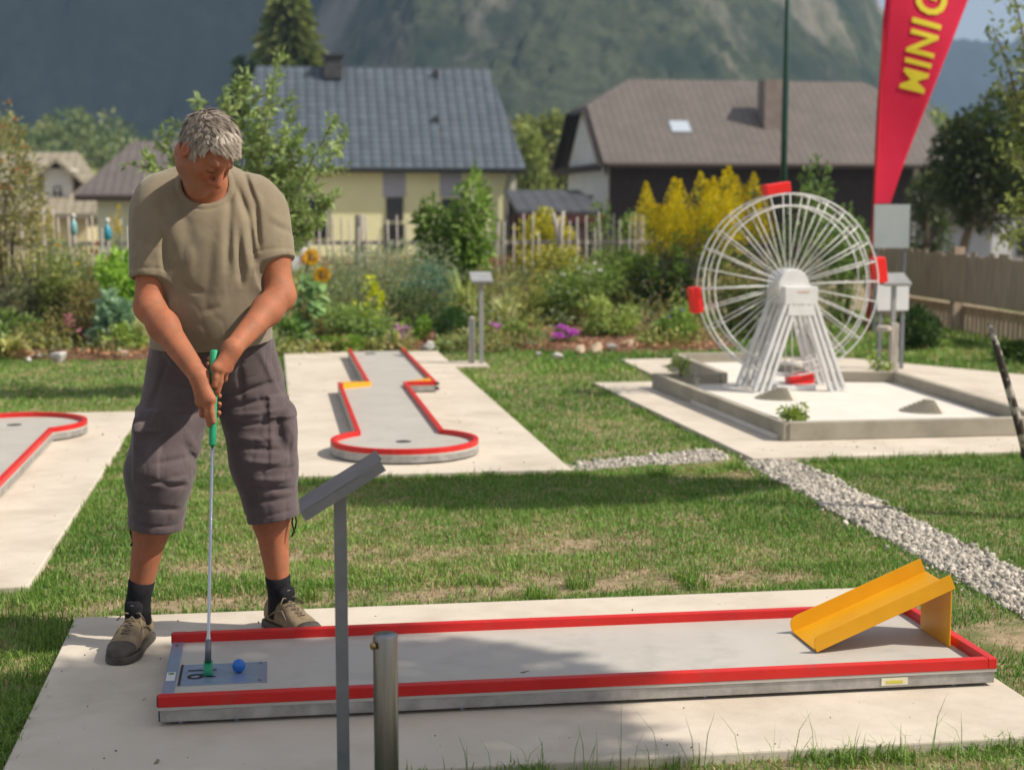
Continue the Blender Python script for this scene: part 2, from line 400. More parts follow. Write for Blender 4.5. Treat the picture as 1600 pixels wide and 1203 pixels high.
for i in range(240):
    p = (rng.uniform(-.9, 2.55), rng.uniform(5.45, 8.05)); clump(p[0], p[1], .05, 22, .042*(.5+rng.random()), .004, rng)
for i in range(300):
    p = (rng.uniform(-1.5, -.72), rng.uniform(3.5, 5.85)); clump(p[0], p[1], .05, 22, .046*(.5+rng.random()), .0042, rng)
for px, py in ((1070, 893), (1085, 905), (842, 925), (478, 925), (1150, 725), (1030, 735), (905, 905)):
    p = G(px, py); clump(p[0], p[1], .06, 90, .08, .0045, rng)
for i in range(34):
    clump(rng.uniform(.35, 2.1), 3.74-.03*rng.random(), .02, 3, .17*(.6+.6*rng.random()), .0024, rng)
Vs = []; Fq = []; Ft = []; Cs = []; o = 0
for V, F, c in parts:
    Vs.append(V); Cs.append(c); Fq.append(F[0]+o); Ft.append(F[1]+o); o += len(V)
tag(raw('grass', np.concatenate(Vs), [np.concatenate(Fq), np.concatenate(Ft)], BLADE, cols=np.concatenate(Cs), base=(0, 0, 0)), 'short sunlit grass growing across the worn lawn', 'grass', kind='stuff')
# fallen leaves and crumbs on the near concrete
rng = np.random.default_rng(77)
P = np.concatenate([np.stack([rng.uniform(-.66, 2.08, 150), rng.uniform(3.8, 5.38, 150)], 1), np.stack([rng.uniform(.1, 1.5, 120), rng.uniform(8.2, 14.8, 120)], 1), np.stack([rng.uniform(2.6, 5.0, 90), rng.uniform(8.36, 8.85, 90)], 1), np.stack([rng.uniform(-1.28, -.93, 60), rng.uniform(6, 10.8, 60)], 1)])
P = P[~inpoly(P, [(-.36, 4.17), (2.1, 4.17), (2.1, 4.88), (-.36, 4.88)])]
s = rng.gamma(2, .0011, len(P)).clip(.0012, .007)
V, F = stones(np.concatenate([P, (s*.4)[:, None]], 1), s, rng)
tag(raw('crumbs', V, F, VCOL, cols=np.repeat(mixc0((.06, .045, .03), (.30, .25, .18), rng.random(len(P))), 12, 0)), 'crumbs of soil and grit scattered on the concrete', 'grit', kind='stuff')

# ================================================================== minigolf lanes
def circle_pts(c, r, a0, a1, n): return [(c[0]+r*math.cos(math.radians(a0+(a1-a0)*i/n)), c[1]+r*math.sin(math.radians(a0+(a1-a0)*i/n))) for i in range(n+1)]
ZS = .056           # playing surface height
def lane_frame(mb_base, poly): mb_base.prism(poly, .012, .046)
t = thing('minigolf_lane', (.88, 4.52, 0), 'nearest straight grey minigolf lane with red rails beside the man', 'minigolf lane')
x0, x1, y0, y1 = -.328, 2.072, 4.195, 4.85
MB().bx(x0+.004, x1-.004, y0+.006, y1-.006, .010, .044).build('base_frame', GALV, t, bevel=.003)
MB().bx(x0, x1, y0+.002, y1-.002, .0445, ZS).build('playing_surface', ETER, t)
for yy in (y0, y1-.028):
    MB().bx(x0, x1-.028, yy, yy+.028, ZS-.003, .085).build('rail', RED, t, bevel=.003)
MB().bx(x1-.0278, x1, y0, y1, ZS-.003, .0853).build('rail', RED, t, bevel=.003)
for yy in (y0, y1-.028): MB().bx(x0-.0025, x0, yy+.002, yy+.026, ZS-.002, .083).build('end_cap', BLACKP, t, bevel=.002)
for yy in (y0+.007, y1-.027): MB().bx(x0+.001, x0+.0035, yy, yy+.02, .013, .043).build('end_cap', BLACKP, t)
feet = [(x, y) for x in (-.27, -.12, .5, 1.2, 1.95) for y in (y0+.03, y1-.03)]
for x, y in feet: MB().lathe([(.007, 0), (.007, .008), (.014, .0085), (.014, .0125)], (x, y, 0), 10).build('foot', STEEL, t)
MB().bx(x0+.001, x0+.036, y0+.030, y1-.030, ZS+.0004, ZS+.0034).build('end_plate', STEEL, t, bevel=.001)
SCREW = M('screw', (.2, .2, .22), None, rough=.4, metal=1)
for yy in (y0+.07, y1-.07): MB().lathe([(.006, 0), (.006, .0015), (.003, .003)], (x0+.018, yy, ZS+.0036), 10).build('screw', SCREW, t)
# tee plate with its number, read from the tee end
PX0, PX1, PYa, PYb = -.287, -.037, 4.375, 4.575
tp = MB().bx(PX0, PX1, PYa, PYb, ZS+.0004, ZS+.0026).build('tee_plate', STEEL, t, bevel=.001)
PRINT = M('black_print', (.012, .013, .018), None, rough=.5)
V, F = text_mesh('16', .118, .0, .0004)
V = np.stack([PX0+.024+V[:, 1], PYb-.034-V[:, 0], ZS+.0031+V[:, 2]], 1)
raw('number', V, F, PRINT, tp)
MB().bx(PX0+.001, PX0+.008, PYa, PYb, ZS+.0028, ZS+.0034).build('tee_line', PRINT, tp)
for yy in (PYa+.018, PYb-.018): MB().lathe([(.005, 0), (.005, .001), (.002, .002)], (PX1-.02, yy, ZS+.0028), 10).build('screw', SCREW, tp)
st = MB().bx(x0+.006, x0+.031, 4.42, 4.50, ZS+.0036, ZS+.0041).build('sticker', M('white_sticker', (.6, .62, .6), (.66, .68, .66), 20, .4), t)
MB().lathe([(.009, 0), (.009, .0005)], (x0+.0185, 4.485, ZS+.0042), 14).build('emblem', M('green_print', (.10, .22, .06), None, rough=.5), st)
MB().bx(1.72, 1.80, y0+.0035, y0+.0055, .018, .041).build('sticker', M('cream_sticker', (.62, .6, .42), (.72, .69, .52), 30, .5), t)
MB().bx(1.735, 1.785, y0+.0025, y0+.0033, .024, .032).build('emblem', M('yellow_print', (.6, .52, .06), None, rough=.5), t)

# yellow jump ramp standing on the lane
A0, A1 = 1.60, 2.035
ya, yb = 4.415, 4.635
t = thing('jump_ramp', (1.82, 4.52, ZS), 'yellow metal jump ramp with raised sides standing on the nearest lane', 'ramp')
za, zb = ZS+.006, .242
def ramp_z(x): return za+(zb-za)*(x-A0)/(A1-A0)
ch = MB()
pl = [(A0, za), (A1, zb)]
n_ = np.array([-(zb-za), A1-A0]); n_ = n_/np.linalg.norm(n_)
side_h = .046
def strip(yv0, yv1, off0, off1):
    V = []
    for yv in (yv0, yv1):
        for (x, z) in pl: V += [(x+n_[0]*off0, yv, z+n_[1]*off0), (x+n_[0]*off1, yv, z+n_[1]*off1)]
    ch.add(V, [(0, 2, 3, 1), (4, 5, 7, 6), (0, 1, 5, 4), (2, 6, 7, 3), (0, 4, 6, 2), (1, 3, 7, 5)])
strip(ya, yb, -.0015, .0015)
ch.build('chute', YEL, t, bevel=.001)
for yv in (ya-.003, yb):
    d_ = np.array([A1-A0, zb-za]); L_ = np.linalg.norm(d_); d_ /= L_
    pr = [(.0, -.0015), (.0, side_h*.35), (.004, side_h*.7), (.014, side_h*.93), (.03, side_h), (L_, side_h), (L_, -.0015)]
    V = []
    for yy in (yv, yv+.003):
        for s_, o_ in pr: V.append((A0+d_[0]*s_+n_[0]*o_, yy, za+d_[1]*s_+n_[1]*o_))
    k = len(pr)
    MB().add(V, [tuple(range(k))[::-1], tuple(range(k, 2*k))]+[(i, (i+1) % k, k+(i+1) % k, k+i) for i in range(k)]).build('side_rim', YEL, t, bevel=.0008)
MB().bx(A1-.012, A1-.008, ya+.001, yb-.001, ZS+.001, zb-.008).build('support_panel', YEL, t, bevel=.0008)

for px, py, z_, lb in ((812, 1051, .0858, 'dry brown leaf lying on the front red rail of the nearest lane'), (222, 1093, .0015, 'tiny dark leaf lying on the near slab left of the lane')):
    p = G(px, py, z_); r_ = .014 if z_ > .01 else .006
    V = [p, p+np.array([r_, .3*r_, .002]), p+np.array([2*r_, .1*r_, .004]), p+np.array([1.1*r_, -.5*r_, .003]), p+np.array([.4*r_, -.4*r_, .001])]
    V = V+[v+np.array([0, 0, .0008]) for v in V]
    tag(raw('fallen_leaf', V, [(4, 3, 2, 1, 0), (5, 6, 7, 8, 9)]+[(i, (i+1) % 5, 5+(i+1) % 5, 5+i) for i in range(5)], M('dry_leaf', (.07, .04, .02), (.12, .07, .035), 60, .8)), lb, 'leaf')
# middle lane
def path_lane(name, label, outline, surf_poly, rails, loc, hole):
    t = thing(name, loc, label, 'minigolf lane')
    MB().prism(outline, .010, .044).build('base_frame', GALV, t)
    MB().prism(outline, .0445, ZS).build('playing_surface', ETER, t)
    for r, closed in rails: MB().wall(r, .028, ZS-.003, .085, closed).build('rail', RED, t, bevel=.003)
    for h in hole:
        MB().lathe([(.045, 0), (.045, .0012)], (h[0], h[1], ZS+.0004), 20).build('hole_cup', M('hole_dark', (.03, .03, .03), None, rough=.8), t)
    return t
cc = (.722, 8.80); R = .42
al = math.degrees(math.acos(.2585/R))
circ = circle_pts(cc, R, 180-al, 360+al, 40)           # from left shoulder round the front to the right shoulder
outline = circ+[(.974, 11.66), (1.20, 11.66), (1.185, 14.45), (.668, 14.45), (.675, 11.70), (.462, 11.70)]
in_ = circle_pts(cc, R, 180-al, 360+al, 40)
t = path_lane('minigolf_lane', 'grey minigolf lane with red rails and round near end on the middle slab', outline, None,
    [(circ, False), ([circ[-1], (.974, 11.655)], False), ([(.974, 11.658), (1.20, 11.658)], False), ([(1.2, 11.69), (1.185, 14.45)], False), ([(.668, 14.45), (.675, 11.74)], False), ([(.462, 11.70), circ[0]], False)],
    (.72, 11.0, 0), [(.72, 8.86)])
WEDGE = YEL
MB().prism([(.495, 11.50), (.495, 11.72), (.70, 11.70), (.712, 11.66)], ZS-.002, .0855).build('corner_wedge', WEDGE, t, bevel=.002)
MB().prism([(.985, 11.692), (1.168, 11.692), (1.168, 11.86), (1.15, 11.86)], ZS-.002, .0855).build('corner_wedge', WEDGE, t, bevel=.002)
for z in (.028, .067): MB().lathe([(.012, -.012), (.016, -.008), (.016, .008), (.012, .012)], (1.205, 11.665, z), 12).build('end_cap', BLACKP, t)
MB().lathe([(.05, 0), (.05, .004), (.02, .006)], (.86, 14.2, ZS+.0005), 16).build('hole_cup', BLACKP, t)

cc = (-1.57, 9.87)
circ = circle_pts(cc, R, -90+math.degrees(math.asin(.26/R)), 270-math.degrees(math.asin(.26/R)), 40)
outline = circ+[(-1.83, 5.95), (-1.31, 5.95)]
t = path_lane('minigolf_lane', 'grey minigolf lane with red rails cut off by the left edge', outline, None,
    [([(-1.31, 5.95)]+circ+[(-1.83, 5.95)], False)], (-1.57, 8.3, 0), [(-1.59, 9.9)])
MB().bx(-1.83, -1.31, 7.99, 7.995, ZS+.0003, ZS+.0012).build('seam', GALV, t)

# ================================================================== ball and putter
p = Q(373, 1031, 4.475)
BALLR = .0195
bv = MB(); bv.lathe([(max(1e-4, BALLR*math.sin(PI*i/20)), BALLR-BALLR*math.cos(PI*i/20)) for i in range(21)], (0, 0, 0), 32)
ball = bv.build('golf_ball', M('blue_ball', (.008, .12, .46), (.012, .14, .50), 60, .4, bump=.05, bscale=150), smooth=True, base=(0, 0, 0))
ball.location = (p[0], 4.475, ZS+.0027)
tag(ball, 'small blue minigolf ball on the steel tee plate', 'ball')
PT = Q(335, 547, 4.655); PB = Q(325, 1031, 4.475)
pd = (PT-PB)/np.linalg.norm(PT-PB)
t = thing('golf_putter', (PB[0], PB[1], ZS+.003), 'minigolf putter with green grip and head held in both hands', 'putter')
MB().tube([PB+pd*.005, PB+pd*.06, PB+pd*.075, PB+pd*.70], [.0075, .0075, .0048, .0048], 14).build('shaft', M('chromed_shaft', (.5, .52, .56), None, rough=.22, metal=1), t, smooth=True)
GL = np.linalg.norm(PT-PB)
GREEN = M('green_rubber', (.012, .30, .14), (.016, .34, .165), 30, .5, bump=.1, bscale=120)
MB().tube([PB+pd*(GL-.280), PB+pd*(GL-.276), PB+pd*(GL-.15), PB+pd*(GL-.006), PB+pd*GL], [.009, .0105, .0115, .0130, .010], 18).build('grip', GREEN, t, smooth=True)
hd = MB(); hc = (PB[0], PB[1]+.004, ZS+.0035)
yz = [(-.062, .002), (-.066, .014), (-.060, .026), (-.028, .031), (.022, .036), (.036, .028), (.038, .008), (.034, .002)]
for sx in (0,):
    V = [(hc[0]+xx, hc[1]+a*.62, hc[2]+b) for xx in (-.0125, .0125) for a, b in yz]; k = len(yz)
    hd.add(V, [tuple(range(k)), tuple(range(k, 2*k))[::-1]]+[(i, k+i, k+(i+1) % k, (i+1) % k) for i in range(k)])
head = hd.build('putter_head', M('green_putter_head', (.010, .23, .12), (.014, .27, .14), 40, .45), t, bevel=.004)
MB().tube([PB-pd*.004, PB+pd*.06], [.0095, .0085], 14).build('neck', M('grey_ferrule', (.16, .17, .19), None, rough=.4, metal=.7), t, smooth=True)

# ================================================================== signs, posts
PAINTG = M('grey_coated_steel', (.17, .185, .21), (.23, .245, .27), 12, .45, metal=.35, spec=.5, rv=.08)
def lectern(loc, tilt_axis, label, hpost, w, dep, tilt, mat_post, size=.03, plate=None):
    t = thing('lane_sign', loc, label, 'sign')
    l = np.array(loc, float)
    MB().bx(l[0]-size/2, l[0]+size/2, l[1]-size/2, l[1]+size/2, l[2], l[2]+hpost-.006).build('post', mat_post, t, bevel=.002)
    Rm = roty(-tilt) if tilt_axis == 'y' else rotx(tilt)
    c = l+np.array([0, 0, hpost+.006])
    if tilt_axis == 'y': c = c+np.array([-.002, 0, .002])
    MB().box(c, (w, dep, .004), Rm).build('plate', plate or mat_post, t, bevel=.001)
    for sg in (-1, 1):
        off = Rm @ np.array([0, sg*(dep/2-.0015), -.0135]); MB().box(c+off, (w, .003, .022), Rm).build('lip', plate or mat_post, t)
    return t
p = Q(531, 760, 3.66)
lectern((p[0], 3.66, -.03), 'y', 'tilted blue grey steel sign plate on a square post beside the steel bollard', p[2]+.03+.005, .218, .16, math.radians(31.5), PAINTG, .0295)
p = G(752, 568)
lectern((p[0], p[1], 0), 'x', 'grey steel sign on a thin post beyond the middle lane', 1.4-(432-320)/2450*13.9, .19, .20, math.radians(22), M('far_sign_steel', (.30, .31, .32), (.36, .37, .38), 10, .5, metal=.3), .036)
p = Q(602, 990, 3.62)
t = thing('steel_bollard', (p[0], 3.62, -.03), 'short brushed steel bollard in front of the nearest lane', 'bollard')
MB().lathe([(.029, 0), (.0295, .01), (.0295, p[2]+.03-.004), (.0285, p[2]+.03-.001), (.027, p[2]+.03)], (p[0], 3.62, -.03), 40).build('tube', M('dull_steel', (.27, .275, .285), (.33, .335, .345), 25, .3, metal=1, stretch=(6, 6, .3), rv=.06), t, auto=40)
MB().tube([(p[0]-.028, 3.60, p[2]-.022), (p[0]-.033, 3.597, p[2]-.022), (p[0]-.034, 3.596, p[2]-.022)], [.009, .009, .005], 12).build('knob', M('brass', (.45, .33, .16), None, rough=.35, metal=1), t, smooth=True)
p = G(737, 567)
t = thing('steel_bollard', (p[0], p[1], 0), 'short pale bollard standing beside the far thin sign post', 'bollard')
MB().lathe([(.03, 0), (.03, .36), (.024, .375)], p, 18).build('tube', M('pale_steel', (.40, .38, .35), (.45, .43, .4), 20, .4, metal=.5), t, auto=40)
MB().lathe([(.018, 0), (.026, .012), (.022, .03), (.006, .04)], p+np.array([.0, -.002, .376]), 14).build('cap', M('pale_cap', (.5, .48, .45), None, rough=.5), t, smooth=True)

# ================================================================== ferris wheel basin
t = thing('concrete_basin', (3.8, 10.2, 0), 'low walled concrete basin with pale floor under the model ferris wheel', 'basin')
ZW = .112
MB().prism([(2.96, 8.96), (4.62, 8.96), (4.75, 11.5), (4.15, 11.64), (4.1, 13.26), (3.45, 13.26), (3.42, 11.64), (2.88, 11.64)], .002, .03).build('floor', M('pale_sand_floor', (.60, .57, .52), (.66, .63, .58), 6, .95, bump=.1, bscale=150), t)
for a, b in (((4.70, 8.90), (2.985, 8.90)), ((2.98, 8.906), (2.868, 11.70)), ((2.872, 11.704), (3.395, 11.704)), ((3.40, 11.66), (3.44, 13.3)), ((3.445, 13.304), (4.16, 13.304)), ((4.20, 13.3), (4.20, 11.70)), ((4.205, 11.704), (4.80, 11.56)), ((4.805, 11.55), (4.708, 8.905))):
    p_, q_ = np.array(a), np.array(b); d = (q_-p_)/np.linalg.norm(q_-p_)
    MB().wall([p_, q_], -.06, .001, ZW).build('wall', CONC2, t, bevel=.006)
MB().bx(3.02, 3.028, 8.893, 8.8965, .003, ZW-.004).build('joint', M('dark_joint', (.16, .15, .13), None, rough=.9), t)
def hump(px, py, label, flip=1):
    p = G(px, py, .03)
    t = thing('stepped_hump', p, label, 'obstacle', 'ribbed concrete humps on the basin floor')
    mb = MB(); r0 = .17; n = 6
    for i in range(n):
        r = r0*(1-i/(n+1.2)); poly = [(p[0]+.07-r*1.25*math.cos(math.radians(a)), p[1]+r*math.sin(math.radians(a))) for a in range(-90, 91, 12)]
        mb.prism(poly, .031+i*.0125+(.0003 if i else 0), .031+(i+1)*.0125)
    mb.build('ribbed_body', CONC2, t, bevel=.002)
    poly = [(p[0]+.0705, p[1]-.17), (p[0]+.0705, p[1]+.17), (p[0]+.12, p[1]+.1), (p[0]+.12, p[1]-.1)]
    V = [(p[0]+.0705, p[1]-.17, .031), (p[0]+.0705, p[1]+.17, .031), (p[0]+.13, p[1]+.12, .031), (p[0]+.13, p[1]-.12, .031), (p[0]+.0705, p[1]-.05, .1), (p[0]+.0705, p[1]+.05, .1)]
    MB().add(V, [(0, 1, 2, 3), (0, 3, 4), (3, 2, 5, 4), (2, 1, 5), (0, 4, 5, 1)]).build('sloped_end', CONC, t)  # sun-facing end painted lighter by giving it the paler concrete
hump(1212, 622, 'ribbed concrete hump just in front of the ferris wheel')
hump(1440, 642, 'ribbed concrete hump right of the ferris wheel, near the right wall')

# ================================================================== ferris wheel
WC = Q(1231, 445, 11.24); WX, WY, WZ = WC
RO, RI = .672, .585
t = thing('ferris_wheel', (WX, WY, .03), 'white model ferris wheel with four red gondolas standing in the basin', 'ferris wheel')
def ring(r, y, tr, n=72, m=6):
    V = []; F = []
    for i in range(n):
        a = 2*PI*i/n
        for k in range(m):
            b = 2*PI*k/m; q = r+tr*math.cos(b)
            V.append((WX+q*math.cos(a), y+tr*math.sin(b), WZ+q*math.sin(a)))
    for i in range(n):
        for k in range(m): F.append((i*m+k, i*m+(k+1) % m, ((i+1) % n)*m+(k+1) % m, ((i+1) % n)*m+k))
    return V, F
for y in (WY-.085, WY+.085):
    for r in (RO, RI): raw('rim', *ring(r, y, .0058), WHITE, t, smooth=True)
NSP = 28; a0 = math.radians(8.5)
for i in range(NSP):
    a = a0+2*PI*(i+.5)/NSP; c, s_ = math.cos(a), math.sin(a)
    for sg in (-1, 1):
        MB().tube([(WX+.1*c, WY+sg*.06, WZ+.1*s_), (WX+RO*c, WY+sg*.085, WZ+RO*s_)], .0042, 6).build('spoke', WHITE, t, smooth=True)
    cb = MB()
    for r in (RO, RI): cb.tube([(WX+r*c, WY-.085, WZ+r*s_), (WX+r*c, WY+.085, WZ+r*s_)], .0045, 6)
    cb.build('cross_bar', WHITE, t, smooth=True)
hub = MB()
nn = 24
V = []
prof = [(.115, -.14), (.122, -.12), (.122, .12), (.115, .14)]
for r, y in prof: V += [(WX+r*math.cos(2*PI*k/nn), WY+y, WZ+r*math.sin(2*PI*k/nn)) for k in range(nn)]
F = [(i*nn+k, i*nn+(k+1) % nn, (i+1)*nn+(k+1) % nn, (i+1)*nn+k) for i in range(3) for k in range(nn)]+[tuple(range(nn)), tuple(3*nn+k for k in range(nn))[::-1]]
raw('hub', V, F, WHITE, t, auto=30)
for k in range(4):
    a = a0+k*PI/2; c, s_ = math.cos(a), math.sin(a)
    Rm = roty(-a)
    rr = RO+.045
    MB().box((WX+rr*c, WY, WZ+rr*s_), (.078, .13, .19), Rm).build('gondola', M('red_gondola_%s' % 'abcd'[k], (.78, .014, .010), None, rough=.4), t, bevel=.008)
# A-frames in front of and behind the wheel, with a bearing box on top
BX = WX+.035
for sg in (-1, 1):
    yf = WY+sg*.185
    for sx in (-1, 1):
        top = np.array([BX+sx*.07, yf, WZ-.12]); bot = np.array([BX+sx*.295, yf+sg*.02, .034])
        leg = MB(); ax = (bot-top)/np.linalg.norm(bot-top); sd = np.cross(ax, np.array([0, 1., 0])); sd /= np.linalg.norm(sd)
        wt, wb = .075, .10
        for e in (-1, 0, 1): leg.bar(top+sd*e*wt/2, bot+sd*e*wb/2, .024, .055, (0, 1, 0))
        for f_, hh in ((.08, .07), (.5, .075), (.94, .045)):
            m_ = top+(bot-top)*f_; leg.bar(m_-ax*hh/2, m_+ax*hh/2, wt+(wb-wt)*f_, .012, (0, 1, 0))
        lo = leg.build('leg', WHITE, t)
        MB().box((bot[0], bot[1], .034), (.13, .075, .006)).build('foot_plate', WHITE, lo)
hb = MB(); yq = .215
hb.prism([(BX-.125, WY-yq), (BX+.125, WY-yq), (BX+.125, WY+yq), (BX-.125, WY+yq)], WZ-.135, WZ-.005)
bb = hb.build('bearing_box', WHITE, t, bevel=.004)
MB().bx(BX-.10, BX+.10, WY-yq-.004, WY-yq-.0005, WZ-.215, WZ-.14).build('bracket', WHITE, t)
MB().bx(BX-.03, BX+.06, WY-yq-.003, WY-yq-.0006, WZ-.046, WZ-.036).build('name_strip', M('faded_print', (.62, .42, .30), None, rough=.6), bb)
MB().bx(WX-.12, WX+.18, WY-.16, WY+.16, .031, .07).build('plinth', WHITE, t, bevel=.005)
# ================================================================== the player: one continuous body, clothes over it
class Field:
    "signed distance samples on a grid; primitives are blended in only near where they are"
    def __init__(s, lo, hi, h):
        s.lo = np.array(lo, float); s.h = h
        s.n = np.ceil((np.array(hi, float)-s.lo)/h).astype(int)+1
        s.a = np.full(tuple(s.n), .2, np.float32)
    def sub(s, lo, hi):
        i0 = np.maximum(np.floor((lo-s.lo)/s.h).astype(int), 0); i1 = np.minimum(np.ceil((hi-s.lo)/s.h).astype(int)+1, s.n)
        if (i1 <= i0).any(): return None
        ax = [(s.lo[k]+s.h*np.arange(i0[k], i1[k])).astype(np.float32) for k in range(3)]
        return tuple(slice(i0[k], i1[k]) for k in range(3)), np.ix_(*ax)
    def put(s, lo, hi, fn, k, op='add'):
        m = max(k, .012)+s.h*2
        r = s.sub(np.asarray(lo)-m, np.asarray(hi)+m)
        if r is None: return s
        sl, (X, Y, Z) = r; d = fn(X, Y, Z).astype(np.float32); a = s.a[sl]
        if op == 'add':
            h = np.clip(.5+.5*(a-d)/k, 0, 1); s.a[sl] = a+(d-a)*h-k*h*(1-h)
        elif op == 'cut':
            h = np.clip(.5-.5*(a+d)/k, 0, 1); s.a[sl] = a+(-d-a)*h+k*h*(1-h)
        return s
    def rc(s, a, b, ra, rb, k=.02, op='add', sq=None):
        a = np.asarray(a, float); b = np.asarray(b, float); ab = b-a; L2 = ab@ab+1e-12; R = max(ra, rb)
        def fn(X, Y, Z):
            t = np.clip(((X-a[0])*ab[0]+(Y-a[1])*ab[1]+(Z-a[2])*ab[2])/L2, 0, 1)
            dx, dy, dz = X-a[0]-t*ab[0], Y-a[1]-t*ab[1], Z-a[2]-t*ab[2]
            return np.sqrt(dx*dx+dy*dy+dz*dz)-(ra+(rb-ra)*t)
        return s.put(np.minimum(a, b)-R, np.maximum(a, b)+R, fn, k, op)
    def chain(s, P, R, k=.02):
        for i in range(len(P)-1): s.rc(P[i], P[i+1], R[i], R[i+1], k)
        return s
    def ell(s, c, r, k=.02, A=None, op='add'):
        c = np.asarray(c, float); r = np.asarray(r, float); A = np.eye(3) if A is None else np.asarray(A)
        def fn(X, Y, Z):
            dx, dy, dz = X-c[0], Y-c[1], Z-c[2]
            q = [A[j, 0]*dx+A[j, 1]*dy+A[j, 2]*dz for j in range(3)]
            k0 = np.sqrt(sum((q[j]/r[j])**2 for j in range(3))); k1 = np.sqrt(sum((q[j]/r[j]**2)**2 for j in range(3)))+1e-9
            return k0*(k0-1)/k1
        R = np.sqrt(((A*r[:, None])**2).sum(0))
        return s.put(c-R, c+R, fn, k, op)
    def plane(s, p, n, keep_below=True):
        "keep the side the normal points away from"
        n = np.asarray(n, float); n /= np.linalg.norm(n); p = np.asarray(p, float)
        ax = [(s.lo[k]+s.h*np.arange(s.n[k])).astype(np.float32) for k in range(3)]
        X, Y, Z = np.ix_(*ax); d = (X-p[0])*n[0]+(Y-p[1])*n[1]+(Z-p[2])*n[2]
        np.maximum(s.a, d, out=s.a); return s
    def warp(s, fn, band=.04):
        i = np.nonzero(np.abs(s.a) < band)
        P = np.stack(i, 1)*s.h+s.lo
        s.a[i] -= fn(P).astype(np.float32); return s
    def mesh(s):
        a = s.a; S = a < 0
        c = np.zeros(tuple(s.n-1), np.int8)
        for dx in (0, 1):
            for dy in (0, 1):
                for dz in (0, 1): c += S[dx:s.n[0]-1+dx, dy:s.n[1]-1+dy, dz:s.n[2]-1+dz]
        I = np.stack(np.nonzero((c > 0) & (c < 8)), 1)
        idx = np.full(tuple(s.n-1), -1, np.int32); idx[tuple(I.T)] = np.arange(len(I))
        acc = np.zeros((len(I), 3)); cnt = np.zeros(len(I))
        C = [(x, y, z) for x in (0, 1) for y in (0, 1) for z in (0, 1)]
        for p in C:
            for k in range(3):
                if p[k]: continue
                q = list(p); q[k] = 1
                va = a[tuple((I+p).T)]; vb = a[tuple((I+q).T)]
                m = (va < 0) != (vb < 0)
                t = va[m]/(va[m]-vb[m]); e = np.tile(np.array(p, float), (m.sum(), 1)); e[:, k] += t
                acc[m] += e; cnt[m] += 1
        V = s.lo+s.h*(I+acc/cnt[:, None])
        quads = []
        for k in range(3):
            u, v = (k+1) % 3, (k+2) % 3
            n = s.n.copy(); n[k] -= 1
            s0 = [slice(None)]*3; s1 = [slice(None)]*3; s0[k] = slice(0, -1); s1[k] = slice(1, None)
            for w in (u, v): s0[w] = slice(1, -1); s1[w] = slice(1, -1)
            A_, B_ = S[tuple(s0)], S[tuple(s1)]
            E = np.stack(np.nonzero(A_ != B_), 1)
            if not len(E): continue
            ins = A_[tuple(E.T)]
            E[:, u] += 1; E[:, v] += 1
            def at(du, dv):
                J = E.copy(); J[:, u] -= du; J[:, v] -= dv; return idx[tuple(J.T)]
            q = np.stack([at(1, 1), at(0, 1), at(0, 0), at(1, 0)], 1)
            q[~ins] = q[~ins][:, ::-1]
            quads.append(q)
        return V, np.concatenate(quads)

def relax(V, Fq, it=2, lam=.5):
    E = np.concatenate([Fq[:, [0, 1]], Fq[:, [1, 2]], Fq[:, [2, 3]], Fq[:, [3, 0]]])
    for _ in range(it):
        s_ = np.zeros_like(V); c = np.zeros(len(V))
        for k in range(3):
            s_[:, k] = np.bincount(E[:, 0], V[E[:, 1], k], len(V))+np.bincount(E[:, 1], V[E[:, 0], k], len(V))
        c = np.bincount(E[:, 0], minlength=len(V))+np.bincount(E[:, 1], minlength=len(V))
        V = V+lam*(s_/c[:, None]-V)
    return V

def unit(v): v = np.asarray(v, float); return v/np.linalg.norm(v)
# joints
HEADC = Q(323, 238, 4.70)
HF = unit((.44, -.52, -.73)); HU0 = np.array([.10, 0, 1.0]); HU = unit(HU0-HF*(HU0@HF)); HR = np.cross(HF, HU)   # right-hand side of the man is -x in the picture
HA = np.stack([HR, HU, HF])
HS = .90
def H(r, u, f): return HEADC+HS*(HR*r+HU*u+HF*f)
NECK = Q(322, 288, 4.90)
SH_R, SH_L = Q(241, 335, 4.93), Q(414, 334, 4.95)
EL_R, EL_L = Q(234, 480, 4.86), Q(438, 462, 4.88)
HIP_R, HIP_L = Q(284, 600, 5.08), Q(388, 600, 5.10)
KN_R, KN_L = Q(247, 755, 4.97), Q(415, 742, 5.06)
AN_R, AN_L = Q(215, 945, 5.02), Q(438, 935, 5.14)
gd = -pd                                                    # down the putter grip
gN = unit(np.array([0, -1., 0])-gd*(np.array([0, -1., 0])@gd)); gL = np.cross(gN, gd); gL = gL if gL[0] > 0 else -gL
def g(s, l, n): return PT+gd*s+gL*(l+(.005 if l < -.008 else -.005 if l > .008 else 0)*(1 if n > -.01 else .3))+gN*n
WR_R, WR_L = g(.083, -.044, .002), g(-.004, .056, .002)

B = Field((-.62, 4.42, .04), (.22, 5.34, 1.74), .0036)
